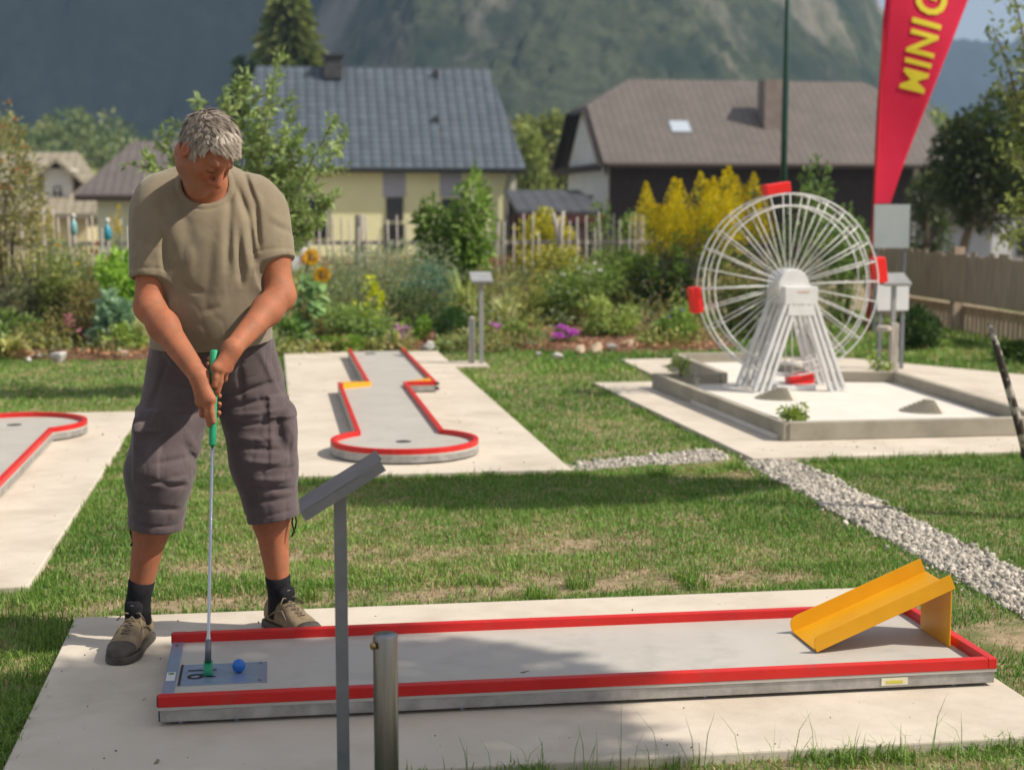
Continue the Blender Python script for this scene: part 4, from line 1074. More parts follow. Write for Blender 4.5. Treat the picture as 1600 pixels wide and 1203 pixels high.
def stems_plant(name, label, px, ytop, wpx, Y, ns, nl, L, W, c1, c2, cat='plant', group=None, plume=None, spread=.5, hv=.25, leaf_from=.1):
    SEED[0] += 1; rng = np.random.default_rng(SEED[0])
    x = pix(px, Y); zb = float(bed_z(x, Y)) if Y < 26 else float(terrain_z(x, Y)); zt = Q(px, ytop, Y)[2]; w = wpx*Y/FPX/2; h = zt-zb
    t = thing(name, (x, Y, zb), label, cat, group)
    st = MB(); b = LeafBag(); pb = LeafBag()
    for i in range(ns):
        a = rng.uniform(0, 2*PI); q = math.sqrt(rng.random())
        top = np.array([x+w*q*math.cos(a), Y+w*.7*q*math.sin(a), zb+h*(1-hv*rng.random()-.12*q)])
        s0 = np.array([x+w*q*spread*math.cos(a), Y+w*.7*q*spread*math.sin(a), zb-.02])
        mid = (s0+top)/2+np.array([rng.normal(0, .03), rng.normal(0, .03), .04*h])
        st.tube([s0, mid, top], [.006, .005, .0025], 5)
        u = np.sort(rng.uniform(leaf_from, 1, nl)); P = np.where((u < .5)[:, None], s0+(mid-s0)*(u*2)[:, None], mid+(top-mid)*(u*2-1)[:, None])
        D = rng.normal(size=(nl, 3)); D[:, 2] = np.abs(D[:, 2])*.5+.2
        b.leaves(P, D, L*(.6+.7*rng.random(nl))*(1.1-.5*u), W*(.7+.5*rng.random(nl)), c1, c2, rng, np.full(nl, rng.random()), droop=.25)
        if plume:
            f1, f2, ph, pn, fs = plume
            m = pn; uu = rng.random(m); ang = rng.uniform(0, 2*PI, m); rr = ph*.46*(1-uu)**.9*rng.random(m)**.5
            P = top+np.stack([rr*np.cos(ang), rr*np.sin(ang), ph*(uu-.55)-.3*rr], 1)
            D = np.stack([np.cos(ang), np.sin(ang), .5+rng.random(m)], 1)
            pb.leaves(P, D, fs*(.6+.8*rng.random(m)), fs*.6, f1, f2, rng, np.full(m, rng.random()))
    st.build('stem', STEM_G, t); b.build('foliage', t)
    if plume: pb.build('flowers', t, PETAL)
    return t
def arch_plant(name, label, px, ytop, wpx, Y, n, bw, c1, c2, cat='plant', group=None, ybase=None):
    SEED[0] += 1; rng = np.random.default_rng(SEED[0])
    x = pix(px, Y); zb = float(bed_z(x, Y)); zt = Q(px, ytop, Y)[2]; w = wpx*Y/FPX/2; h = zt-zb
    t = thing(name, (x, Y, zb), label, cat, group)
    b = LeafBag(); K = 6
    for i in range(n):
        a = rng.uniform(0, 2*PI); q = .35+.65*rng.random(); H_ = h*(.65+.4*rng.random()); R_ = w*q
        s_ = np.linspace(0, 1, K); dr = rng.uniform(.15, .75)
        pts = np.stack([x+math.cos(a)*R_*s_**1.2, Y+math.sin(a)*R_*.8*s_**1.2, zb+H_*(1.35*s_*(1-dr*s_**2.2))], 1)
        sd = np.array([-math.sin(a), math.cos(a), 0])*bw/2; ww = (1-.92*s_**2)[:, None]
        V = np.concatenate([pts-sd*ww, pts+sd*ww]); F = np.array([f for k in range(K-1) for f in ((k, k+1, K+k+1), (k, K+k+1, K+k))])
        b.add(V, F, mixc(c1, c2, np.full(2*K, rng.random())))
    b.build('foliage', t)
    return t
def rock(px, py, s, label, c1, c2, Y=None):
    SEED[0] += 1; rng = np.random.default_rng(SEED[0])
    p = G(px, py, 0) if Y is None else Q(px, py, Y)
    nu, nv = 20, 12; V = []
    for j in range(nv+1):
        th = PI*j/nv
        for i in range(nu): V.append((math.sin(th)*math.cos(2*PI*i/nu), math.sin(th)*math.sin(2*PI*i/nu), math.cos(th)))
    V = np.array(V); 
    s *= .85
    for _ in range(13):
        d = rng.normal(size=3); d /= np.linalg.norm(d); k = V@d; V = V-np.outer(np.maximum(k-rng.uniform(.5, .75), 0), d)*.97
    V = V*(1+.22*(fbm(V+SEED[0], 1.6, 3, 1)-.5)[:, None]); V = V*np.array([s, s*.8, s*rng.uniform(.55, .75)])
    V = V@rotz(rng.uniform(0, 6)).T+np.array([p[0], p[1], p[2]+s*.25])
    F = [(j*nu+i, (j+1)*nu+i, (j+1)*nu+(i+1) % nu, j*nu+(i+1) % nu) for j in range(nv) for i in range(nu)]
    return tag(raw('rock', V, F, M('rock_'+label.split()[0], c1, c2, 14, .9, bump=.6, bscale=50), auto=18, base=(p[0], p[1], p[2])), label, 'rock', 'rocks edging the flower bed')

# ------------------------------------------------------------------ flower bed
bx_ = np.linspace(-5.2, 4.55, 80); bt = np.linspace(0, 1, 30)
def bed_front(x): return 15.0+.22*np.sin(x*1.3)
Vb = []
for j, tt in enumerate(bt):
    y = bed_front(bx_)+tt*(21-bed_front(bx_)); z = bed_z(bx_, y)+.045*np.clip(tt*12, 0, 1)-.02
    z = z+.05*(fbm(np.stack([bx_, y], 1), 3, 4, 3)-.5)*np.clip(tt*8, 0, 1)
    Vb.append(np.stack([bx_, y, z], 1))
Vb = np.concatenate(Vb); nb = len(bx_)
i = (np.arange(29)[:, None]*nb+np.arange(nb-1)[None]).ravel()
MULCH = M('bark_mulch', (.10, .045, .025), (.22, .115, .065), 40, .95, bump=.9, bscale=60, c3=(.06, .035, .02), s3=4)
tag(raw('flower_bed', Vb, np.stack([i, i+1, i+nb+1, i+nb], 1), MULCH, smooth=True, base=(0, 17, 0)), 'mulched flower bed behind the lawn', 'flower bed', kind='structure')
rng = np.random.default_rng(5)
nch = 5000; P = np.stack([rng.uniform(-3.2, 4.5, nch), rng.uniform(0, 1, nch)**1.5*2.2, np.zeros(nch)], 1); P[:, 1] += bed_front(P[:, 0])+.03; P[:, 2] = bed_z(P[:, 0], P[:, 1])+.035
V, F = leaf_geo(P, rng.normal(size=(nch, 3))*np.array([1, 1, .35]), .03+.05*rng.random(nch), .02, rng, 0, 0)
tag(raw('bark_chips', V, F, VCOL, cols=np.repeat(mixc((.10, .04, .02), (.30, .16, .09), rng.random(nch)), 4, 0)), 'red brown bark chips scattered over the flower bed', 'bark chips', kind='stuff')

YG1, YG2 = (.085, .125, .02), (.27, .31, .075)
DG1, DG2 = (.022, .05, .012), (.10, .155, .04)
MG1, MG2 = (.05, .095, .018), (.17, .24, .06)
BG1, BG2 = (.06, .125, .015), (.20, .32, .05)
SG1, SG2 = (.10, .125, .085), (.27, .30, .20)
DRY1, DRY2 = (.14, .10, .045), (.30, .24, .11)
# left of the man
bush('shrub', 'tall loose shrub with reddish leaf tips at the left edge', 8, 205, 110, 17.0, 2300, .085, .028, (.07, .10, .035), (.30, .26, .12), nc=16, flower=(26, (.22, .08, .03), (.32, .16, .07), .035, 1.0))
stems_plant('perennial', 'tall pale yellow green perennials left of the blue bottle ornaments', 62, 372, 115, 16.9, 46, 26, .085, .017, (.10, .13, .035), (.36, .36, .12))
stems_plant('perennial', 'thin pale perennials around the two blue bottle ornaments', 150, 366, 110, 17.6, 34, 18, .07, .014, (.10, .13, .045), (.32, .33, .14))
stems_plant('goldenrod', 'thin goldenrod with few yellow plumes against the cream house wall', 70, 322, 60, 17.9, 8, 16, .08, .016, MG1, YG2, plume=((.2, .165, .012), (.33, .27, .03), .20, 60, .022), cat='goldenrod')
stems_plant('goldenrod', 'small goldenrod with yellow tips just left of the man sleeve', 190, 322, 45, 17.8, 7, 16, .08, .016, MG1, YG2, plume=((.29, .21, .006), (.4, .3, .018), .14, 60, .022), cat='goldenrod')
bush('marigold', 'feathery green plant with two orange flowers', 96, 395, 70, 16.3, 1700, .07, .010, (.07, .11, .04), (.22, .28, .11), nc=12, flower=(5, (.62, .28, .01), (.75, .40, .02), .034, .9), cat='flowering plant')
bush('bush', 'bright green leafy bush beside the man right elbow', 185, 398, 118, 16.2, 1900, .105, .038, BG1, (.26, .40, .07), nc=16)
bush('bush', 'dark twiggy bush low at the left edge behind the rocks', 35, 440, 110, 16.0, 1500, .06, .022, (.028, .035, .018), (.12, .13, .07), nc=14, stems=16)
bush('bush', 'yellow green bush under the orange flowers', 100, 425, 80, 15.9, 1500, .065, .024, (.06, .085, .02), (.22, .24, .08), nc=14)
bush('bush', 'brownish straggly bush in the middle of the left flower bed', 128, 455, 90, 15.75, 1200, .06, .018, (.07, .07, .025), (.24, .20, .09), nc=12)
bush('cabbage', 'blue green broad leaved cabbage plant under the bright green bush', 178, 470, 62, 15.5, 260, .125, .095, (.08, .14, .085), (.21, .30, .20), nc=8, cat='vegetable plant')
bush('low_plant', 'low yellow green plant with broad leaves near the man leg', 190, 512, 56, 15.3, 200, .10, .055, (.10, .15, .03), (.26, .33, .09), nc=7, cat='plant')
bush('low_plant', 'low pale green leafy plant near the left rocks', 22, 490, 80, 15.7, 650, .075, .04, (.07, .12, .03), (.2, .27, .09), nc=9, cat='plant')
arch_plant('hosta', 'yellowing broad leaved hosta in the left bottom corner of the bed', 8, 522, 80, 14.95, 46, .085, (.14, .17, .045), (.36, .34, .13), cat='plant')
arch_plant('ornamental_grass', 'pale striped grass clump touching the man right leg', 217, 478, 52, 15.4, 46, .018, (.22, .24, .10), (.42, .42, .24), cat='grass clump')
bush('pink_flowers', 'low plant with faded pink flowers in the left bed', 116, 496, 46, 15.5, 380, .045, .016, (.08, .08, .04), (.2, .17, .1), nc=7, flower=(22, (.38, .16, .22), (.5, .27, .32), .022, .5), cat='flowering plant')
bush('low_plant', 'low dry stalky plant above the large white rock', 75, 500, 90, 15.5, 620, .055, .013, DRY1, (.25, .25, .08), nc=9, cat='plant')
stems_plant('yarrow', 'rust brown yarrow heads on thin stalks beside the blue bottle', 150, 378, 40, 16.6, 7, 8, .06, .012, DRY1, MG2, plume=((.20, .07, .02), (.32, .14, .05), .05, 40, .022), cat='flowering plant')
for px, py, s, lb in ((57, 556, .085, 'pale grey rock beside the hosta at the left end of the bed'), (92, 562, .125, 'large pale white rock at the left end of the bed'), (190, 555, .10, 'pale rock in the grass beside the man right leg'), (128, 553, .06, 'small pale rock between the large white rock and the man'), (45, 563, .05, 'small flat rock in front of the hosta')):
    rock(px, py, s, lb, (.42, .41, .40), (.60, .58, .57))
# right of the man
def sunflower(px, py, Y, label, lean, nh):
    SEED[0] += 1; rng = np.random.default_rng(SEED[0])
    x = pix(px, Y); zb = float(bed_z(x, Y)); top = Q(px, py, Y)
    t = thing('sunflower', (x-lean, Y, zb), label, 'sunflower')
    s0 = np.array([x-lean, Y, zb-.02]); MB().tube([s0, s0+(top-s0)*.5+np.array([-.03, 0, .1]), top+np.array([0, .02, .05]), top+np.array([0, -.02, .02])], [.014, .012, .010, .008], 8).build('stalk', STEM_G, t, smooth=True)
    nl = 26
    for i in range(nl):
        u = .08+.86*i/nl; p = s0+(top-s0)*u; a = rng.uniform(0, 2*PI); L = .20*(1.15-.5*u)
        d = np.array([math.cos(a), math.sin(a)-.35, .25]); d /= np.linalg.norm(d); sd = np.cross(d, [0, 0, 1]); sd /= np.linalg.norm(sd); K = 6; s_ = np.linspace(0, 1, K)
        c = p+np.outer(s_*L, d)+np.outer(-.10*s_**2, [0, 0, 1.]); w = (L*.38*np.sin(PI*np.clip(s_*.93+.06, 0, 1))**.8)[:, None]
        V = np.concatenate([c-sd*w+np.array([0, 0, .012]), c, c+sd*w+np.array([0, 0, .012])])
        F = np.array([f for k in range(K-1) for r in (0, K) for f in ((r+k, r+k+1, r+K+k+1), (r+k, r+K+k+1, r+K+k))])
        b = LeafBag(); b.add(V, F, mixc((.07, .13, .04), (.20, .30, .13), np.full(3*K, rng.random()))); b.build('leaf', t)
    fd = unit((.25, -1, -.25+.3*nh)); u_, v_, _ = frame(fd)
    b = LeafBag(); m = 34
    for ring_ in (0, 1):
        an = np.linspace(0, 2*PI, m, endpoint=False)+ring_*.1; D = np.cos(an)[:, None]*u_+np.sin(an)[:, None]*v_+fd*.12*(1-ring_)
        b.leaves(top+.036*D, D, .050+.012*rng.random(m), .019, (.36, .20, .005), (.43, .27, .01), rng, droop=.02)
    hd_ = b.build('petals', t, PETAL)
    V = [top+fd*.012+.0*u_]; mm = 20
    for r in (.022, .042): V += [top+fd*(.010 if r < .03 else 0)+r*(math.cos(2*PI*k/mm)*u_+math.sin(2*PI*k/mm)*v_) for k in range(mm)]
    V += [top-fd*.02]
    F = [(0, 1+k, 1+(k+1) % mm) for k in range(mm)]+[(1+k, 1+mm+k, 1+mm+(k+1) % mm, 1+(k+1) % mm) for k in range(mm)]+[(1+mm+(k+1) % mm, 1+mm+k, 2*mm+1) for k in range(mm)]
    raw('seed_disc', V, F, M('seed_disc', (.16, .075, .02), (.34, .19, .04), 200, .9, bump=.6, bscale=300), hd_)
sunflower(486, 402, 15.6, 'upper sunflower of the two beside the man left sleeve', .16, 1)
sunflower(503, 430, 15.5, 'lower drooping sunflower of the two beside the man left sleeve', .20, 0)
bush('low_plant', 'broad leaved green plant at the foot of the sunflowers', 452, 500, 46, 15.5, 220, .12, .07, (.06, .12, .025), (.17, .26, .08), nc=7, cat='plant')
bush('bush', 'large silvery grey green bush in the centre of the flower bed', 606, 388, 215, 17.0, 4200, .062, .012, (.085, .115, .06), (.27, .31, .19), nc=26, depth=.55)
bush('bush', 'blue green feathery bush right of the large silvery bush', 668, 415, 90, 16.7, 1700, .06, .010, (.06, .12, .08), (.18, .28, .2), nc=14)
bush('bush', 'dark green bush under the silvery bush behind the purple asters', 640, 455, 100, 16.4, 1300, .055, .02, (.03, .05, .018), (.13, .17, .07), nc=12)
bush('bush', 'bushy plant with bright yellow leaves in front of the silvery bush', 574, 444, 66, 16.0, 520, .075, .042, (.14, .19, .015), (.50, .50, .03), nc=9)
bush('low_plant', 'low green mound of leaves behind the left side of the middle lane', 550, 482, 120, 15.6, 1500, .065, .022, (.06, .10, .025), (.2, .28, .09), nc=14, cat='plant')
bush('low_plant', 'brown green low plant under the sunflowers', 487, 470, 60, 15.9, 700, .055, .018, (.07, .06, .02), (.22, .2, .08), nc=9, cat='plant')
bush('low_plant', 'bright green grassy tuft at the back edge of the middle slab', 530, 530, 60, 15.25, 700, .08, .010, BG1, BG2, nc=9, cat='plant')
bush('low_plant', 'low green tuft beside the purple asters left of the box ball', 650, 488, 40, 15.8, 420, .055, .022, BG1, BG2, nc=7, cat='plant')
bush('low_plant', 'low leafy plant behind the far end of the middle lane', 600, 535, 50, 15.3, 420, .055, .022, MG1, MG2, nc=7, cat='plant')
bush('aster', 'pale purple aster cushion left of the box ball', 623, 509, 42, 15.5, 420, .035, .012, MG1, MG2, nc=7, flower=(46, (.34, .14, .33), (.50, .28, .47), .020, .8), cat='flowering plant')
bush('boxwood', 'clipped round dark green box ball', 709, 488, 58, 15.6, 3400, .028, .016, (.012, .038, .010), (.045, .10, .025), nc=30, depth=1, core=.7, low=-1)
bush('shrub', 'tall dark green leafy shrub in front of the picket fence', 690, 300, 85, 18.6, 1900, .10, .046, (.035, .075, .015), (.16, .23, .055), nc=15)
bush('shrub', 'tall bright green shrub reaching above the picket fence', 735, 285, 70, 18.4, 1500, .10, .045, (.05, .10, .02), (.21, .30, .07), nc=14)
arch_plant('daylily', 'upright daylily clump left of the thin sign post', 728, 420, 80, 16.5, 80, .024, (.10, .15, .035), (.33, .34, .12))
arch_plant('daylily', 'arching variegated clump right of the thin sign post', 792, 450, 82, 16.2, 70, .022, (.16, .20, .07), (.45, .43, .24))
bush('bush', 'low dry brown green bush behind the thin sign', 765, 425, 70, 17.2, 1100, .06, .016, (.07, .09, .03), (.25, .22, .1), nc=10)
bush('aster', 'purple aster cushion half hidden by the thin sign post', 770, 496, 44, 15.7, 420, .035, .012, MG1, MG2, nc=7, flower=(48, (.36, .12, .34), (.52, .24, .48), .020, .8), cat='flowering plant')
bush('aster', 'bright magenta aster cushion in the open mulch right of the thin sign', 882, 514, 46, 15.5, 420, .035, .012, MG1, MG2, nc=7, flower=(70, (.34, .06, .38), (.50, .16, .54), .022, .8), cat='flowering plant')
bush('low_plant', 'pale variegated low shrub at the foot of the thin sign post', 772, 522, 52, 15.25, 520, .05, .026, (.15, .2, .06), (.42, .45, .2), nc=8, cat='plant')
bush('low_plant', 'small pale variegated plant in front of the box ball', 700, 526, 44, 15.2, 360, .045, .024, (.16, .2, .06), (.42, .44, .2), nc=7, cat='plant')
bush('low_plant', 'low green leafy plant left of the magenta asters', 818, 505, 62, 15.5, 760, .06, .028, MG1, (.22, .3, .07), nc=10, cat='plant')
bush('bush', 'yellow green bush growing behind the pickets beside the house downspout', 845, 335, 105, 20.7, 1900, .085, .036, (.14, .15, .02), (.42, .38, .06), nc=14)
bush('bush', 'dark green bush growing behind the pickets right of the yellow bush', 965, 322, 110, 20.8, 2000, .085, .04, DG1, MG2, nc=15)
bush('bush', 'olive green bush in front of the pickets', 868, 385, 95, 18.2, 1700, .075, .028, (.10, .115, .02), (.34, .32, .08), nc=14)
bush('bush', 'green bush under the right end of the pickets', 965, 390, 100, 18.0, 1700, .07, .028, MG1, (.22, .28, .08), nc=14)
bush('rose_bush', 'rose bush with pale pink blossoms', 905, 418, 150, 16.9, 2600, .06, .03, (.045, .085, .02), (.19, .25, .07), nc=18, flower=(16, (.62, .42, .36), (.75, .62, .55), .034, .35), cat='rose bush')
bush('bush', 'light green rounded bush right of the magenta asters', 955, 468, 92, 15.9, 1500, .055, .026, (.07, .12, .025), (.26, .31, .09), nc=14)
bush('bush', 'low yellow green bush in front of the downspout', 820, 440, 60, 17.0, 900, .06, .022, (.1, .12, .03), (.3, .3, .1), nc=9)
bush('bush', 'dark bush left of the ferris wheel', 1038, 392, 105, 17.2, 2200, .07, .03, (.012, .026, .008), (.06, .09, .03), nc=16)
bush('bush', 'small bright green bush at the left foot of the ferris wheel', 1056, 488, 64, 15.4, 760, .065, .038, MG1, (.24, .33, .09), nc=10, flower=(4, (.2, .12, .4), (.3, .2, .5), .02, .2))
stems_plant('goldenrod', 'tall goldenrod with a big mass of yellow plumes left of the wheel', 1070, 282, 150, 17.0, 24, 40, .12, .022, (.035, .08, .014), (.16, .24, .045), plume=((.27, .215, .004), (.40, .34, .010), .50, 420, .030), cat='goldenrod', spread=.6, hv=.28)
stems_plant('goldenrod', 'second tall goldenrod with yellow plumes behind the top left of the wheel', 1150, 276, 100, 17.4, 14, 40, .12, .022, (.035, .08, .014), (.16, .24, .045), plume=((.27, .215, .004), (.40, .34, .010), .46, 400, .030), cat='goldenrod', spread=.6)
stems_plant('perennial', 'brown flecked tall perennials seen through the left of the wheel', 1150, 380, 110, 16.4, 36, 22, .08, .018, (.09, .085, .02), (.32, .27, .09))
bush('bush', 'round green bush seen through the top of the wheel', 1265, 290, 130, 17.6, 2300, .075, .034, (.03, .07, .014), (.15, .22, .06), nc=18)
bush('bush', 'green bush seen through the right of the wheel', 1320, 320, 90, 17.9, 1500, .075, .034, (.035, .08, .016), (.16, .24, .06), nc=14)
bush('bush', 'pale lavender bush seen through the middle of the wheel', 1245, 400, 130, 16.6, 1600, .06, .012, (.10, .11, .06), (.30, .28, .2), nc=14)
bush('bush', 'dark bush low behind the wheel hub', 1180, 440, 110, 16.2, 1700, .065, .03, (.02, .04, .01), (.10, .13, .04), nc=14)
bush('bush', 'dark low bush behind the white board on the right', 1435, 490, 90, 14.6, 1700, .06, .026, (.012, .03, .008), (.06, .10, .03), nc=14)
bush('bush', 'low dark green bush along the board fence at the right edge', 1590, 540, 80, 13.3, 1100, .06, .026, (.015, .04, .008), (.08, .13, .03), nc=12)
bush('low_plant', 'low green weeds at the foot of the leaning board fence post', 1500, 540, 70, 14.9, 700, .06, .02, MG1, MG2, nc=9, cat='plant')
for px, py, s, lb, cl_ in ((672, 546, .115, 'white grey rock behind the far end of the middle lane', 0), (566, 528, .10, 'grey rock half buried behind the left of the middle lane', 0), (474, 548, .09, 'pale rock at the back left corner of the middle slab', 0), (842, 555, .06, 'small pale rock below the magenta asters', 0), (870, 558, .075, 'flat white rock right below the magenta asters', 0), (907, 550, .085, 'cream rock in the row right of the magenta asters', 1), (931, 549, .12, 'large sandstone rock in the row right of the magenta asters', 1), (957, 546, .10, 'white rock in the middle of the rock row', 0), (979, 541, .10, 'sandstone rock near the right end of the rock row', 1), (997, 538, .085, 'last sandstone rock at the right end of the rock row', 1), (646, 519, .06, 'small tan rock in the mulch beside the box ball', 1)):
    rock(px, py, s, lb, *(((.40, .39, .38), (.62, .60, .57)) if cl_ == 0 else ((.42, .32, .22), (.60, .48, .35))))
# mixed low growth filling the bed between the named plants
rng = np.random.default_rng(303); gb = LeafBag(); nn_ = 0
while nn_ < 1150:
    x, y = rng.uniform(-4.6, 4.4), 15.02+5.9*rng.random()**1.35
    pxx = 425+x*2450/y
    if y < 16.4 and ((635 < pxx < 700) or (835 < pxx < 1020) or rng.random() < .1): continue
    hh = (.14+.30*rng.random())*(.5 if y < 15.8 else 1 if y < 19.5 else 1.4); r = .14+.16*rng.random(); nn_ += 1; n = 60; tt = rng.random()
    d = rng.normal(size=(n, 3)); d /= np.linalg.norm(d, axis=1)[:, None]; d[:, 2] = np.abs(d[:, 2])
    P = np.array([x, y, float(bed_z(x, y))])+d*np.array([r, r, hh])*(.3+.75*rng.random(n))[:, None]
    c1, c2 = [((.05, .085, .02), (.2, .25, .07)), ((.09, .11, .03), (.3, .3, .1)), ((.10, .085, .035), (.28, .23, .11)), ((.07, .10, .05), (.22, .26, .15))][rng.integers(0, 4)]
    gb.leaves(P, d+rng.normal(0, .5, (n, 3)), .05+.06*rng.random(n), .012+.022*tt, c1, c2, rng, np.full(n, tt))
tag(raw('ground_cover', np.concatenate(gb.V), np.concatenate(gb.F), LEAF, cols=np.concatenate(gb.C)), 'mixed low growth between the plants of the flower bed', 'ground cover', kind='stuff')
# basin plants
for px, ytop, w_, Yv, lb, n_l in ((1248, 634, 52, 9.12, 'small green plant in the front left corner of the basin', 420), (1066, 558, 30, 11.58, 'small yellow green plant at the left corner of the basin', 220), (1378, 553, 40, 11.95, 'small yellow green plant behind the basin right of the wheel', 260)):
    bush('basin_plant', lb, px, ytop, w_, Yv, n_l, .034, .014, (.05, .10, .015), (.25, .30, .07), nc=8, cat='plant', ybase={1248: 657, 1066: 584, 1378: 584}[px])
arch_plant('ornamental_grass', 'tiny dry grass tuft beside the left foot of the wheel', 1092, 577, 22, 11.5, 9, .008, (.35, .33, .22), (.5, .48, .36), cat='grass clump')

# ------------------------------------------------------------------ picket fence, ornaments
PICK = M('grey_weathered_wood', (.29, .262, .23), (.48, .445, .40), 10, .9, stretch=(3, 3, .5), bump=.3, bscale=30)
t = thing('picket_fence', (.5, 20, .2), 'rustic fence of thin weathered pickets behind the flower bed', 'fence')
rng = np.random.default_rng(31)
x = -4.3
while x < 4.75:
    hgt = 1.22+rng.normal(0, .07); lean = rng.normal(0, .025); r = .011+.005*rng.random()
    MB().tube([(x, 20, .1), (x+lean*.5+rng.normal(0, .006), 20, hgt*.55), (x+lean, 20, hgt)], [r, r*.95, r*.8], 7).build('picket', PICK, t, smooth=True)
    x += .108+rng.normal(0, .016)
for z in (.42, .92): MB().bar((-4.5, 20.03, z), (4.9, 20.03, z), .022, .05).build('rail', PICK, t)
for px in (562, 1000): MB().tube([(pix(px, 20.1), 20.1, 0), (pix(px, 20.1), 20.1, 1.27)], [.062, .058], 12).build('fence_post', PICK, t, auto=40)
MB().tube([(pix(876, 19.95), 19.95, .3), (pix(872, 19.95), 19.95, 1.0), (pix(864, 19.95), 19.95, 1.3)], [.04, .035, .02], 8).build('forked_branch', PICK, t, smooth=True)
MB().tube([(pix(872, 19.93), 19.93, .8), (pix(880, 19.93), 19.93, 1.32)], [.03, .02], 8).build('forked_branch', PICK, t, smooth=True)
for px, py, Yv, lb, tall in ((168, 360, 16.6, 'blue glass bottle ornament on a stick nearer to the man', 1), (115, 352, 17.4, 'pale turquoise bottle ornament on a stick at the left', 0)):
    p = Q(px, py, Yv); t = thing('bottle_ornament', (p[0], Yv, .1), lb, 'garden ornament')
    MB().tube([(p[0], Yv, .1), (p[0], Yv, p[2]-.08)], .008, 6).build('stick', PICK, t)
    c1, c2 = ((.02, .22, .34), (.05, .32, .45)) if tall else ((.16, .36, .40), (.25, .46, .48))
    MB().lathe([(.02, -.10), (.036, -.085), (.038, -.01), (.03, .03), (.014, .05), (.014, .075)], p, 14).build('bottle', M('turquoise_glaze', c1, c2, 20, .2, spec=.7), t, smooth=True)
    MB().lathe([(.012, .0755), (.024, .085), (.026, .10), (.016, .12), (.004, .125)], p, 12).build('stopper', M('pearl_stopper', (.5, .52, .55), (.6, .6, .6), 20, .3), t, smooth=True)

# ------------------------------------------------------------------ young apple tree behind the man
rng = np.random.default_rng(44)
b0 = np.array([Q(318, 600, 11.7)[0], 11.7, -.03]); YT = 11.7
t = thing('apple_tree', b0, 'young apple tree with long upright shoots right behind the man', 'tree')
tk = MB(); fork = Q(372, 455, YT)
tk.tube([b0, Q(340, 540, YT), fork], [.045, .035, .03], 10); tk.build('trunk', BARK, t, smooth=True)
LB = LeafBag()
tips = [(438, 88), (424, 130), (384, 112), (350, 140), (308, 156), (412, 180), (455, 175), (470, 205), (520, 190), (538, 212), (524, 305), (500, 345), (228, 240), (258, 205), (470, 320), (440, 250), (395, 210), (405, 260), (300, 250), (480, 260), (430, 310), (455, 290)]
mids = [(398, 300), (402, 300), (375, 300), (350, 310), (325, 320), (402, 330), (420, 320), (428, 330), (450, 330), (468, 330), (450, 390), (440, 410), (280, 330), (290, 320), (415, 400), (405, 350), (385, 320), (390, 350), (330, 350), (425, 350), (405, 390), (418, 370)]
lm = MB()
for k, ((tx, ty), (mx_, my_)) in enumerate(zip(tips, mids)):
    yo = rng.normal(0, .22); a_, m_, e_ = fork, Q(mx_, my_, YT+yo*.6), Q(tx, ty, YT+yo)
    s_ = np.linspace(0, 1, 9)[:, None]; pts = (1-s_)**2*a_+2*s_*(1-s_)*m_+s_**2*e_
    lm.tube(list(pts), list(np.linspace(.014, .003, 9)), 6)
    nl = 150; u = .28+.74*rng.random(nl)**.8; u = np.clip(u, 0, 1)[:, None]; P = (1-u)**2*a_+2*u*(1-u)*m_+u**2*e_+rng.normal(0, .032, (nl, 3))*(1.35-u)
    tang = 2*(1-u)*(m_-a_)+2*u*(e_-m_); tang /= np.linalg.norm(tang, axis=1)[:, None]
    D = tang*.6+rng.normal(0, .75, (nl, 3))
    LB.leaves(P, D, .055+.04*rng.random(nl), .020+.008*rng.random(nl), (.065, .105, .025), (.26, .33, .13), rng, np.full(nl, rng.random()), droop=.1)
    for j in range(6):
        u0 = .4+.5*rng.random(); p0 = (1-u0)**2*a_+2*u0*(1-u0)*m_+u0**2*e_; d = rng.normal(size=3)*np.array([1, .8, .6])+np.array([0, 0, .5]); d /= np.linalg.norm(d); Lt = .14+.16*rng.random()
        lm.tube([p0, p0+d*Lt*.6, p0+d*Lt+np.array([0, 0, .02])], [.004, .003, .0015], 4)
        nl2 = 22; uu = rng.random(nl2)[:, None]
        LB.leaves(p0+d*Lt*uu+rng.normal(0, .012, (nl2, 3)), d+rng.normal(0, .7, (nl2, 3)), .05+.04*rng.random(nl2), .019+.008*rng.random(nl2), (.065, .105, .025), (.26, .33, .13), rng, np.full(nl2, rng.random()), droop=.1)
lm.build('branch', BARK, t, smooth=True); LB.build('foliage', t)
# ================================================================== right side: boards, flag, fence, poles
def board_sign(name, label, px0, px1, py0, py1, Y, mat, legs=True, rail=None):
    a, c = Q(px0, py0, Y), Q(px1, py1, Y)
    t = thing(name, ((a[0]+c[0])/2, Y, 0), label, 'sign')
    MB().bx(a[0], c[0], Y-.008, Y+.008, c[2], a[2]).build('panel', mat, t, bevel=.003)
    if legs:
        for x in (a[0]+.04, c[0]-.04): MB().bx(x-.015, x+.015, Y+.009, Y+.035, -.03, a[2]-.03).build('leg', PAINTG, t)
    return t
PALE = M('pale_grey_panel', (.36, .41, .42), (.40, .45, .46), 4, .5)
board_sign('notice_board', 'pale grey blank board standing under the red flag', 1366, 1420, 320, 388, 16.4, PALE)
board_sign('notice_board', 'low white board fixed behind the sign post right of the wheel', 1371, 1419, 446, 485, 12.75, M('white_panel', (.62, .65, .68), (.68, .70, .72), 4, .5))
p = G(1393, 582)
lectern((p[0], p[1], -.02), 'x', 'grey sign on a thin post right of the wheel in front of the white board', Q(1393, 436, p[1])[2]+.02, .24, .2, math.radians(24), M('right_sign_steel', (.28, .29, .29), (.34, .35, .35), 10, .5, metal=.3), .036)
p = G(1391, 584)
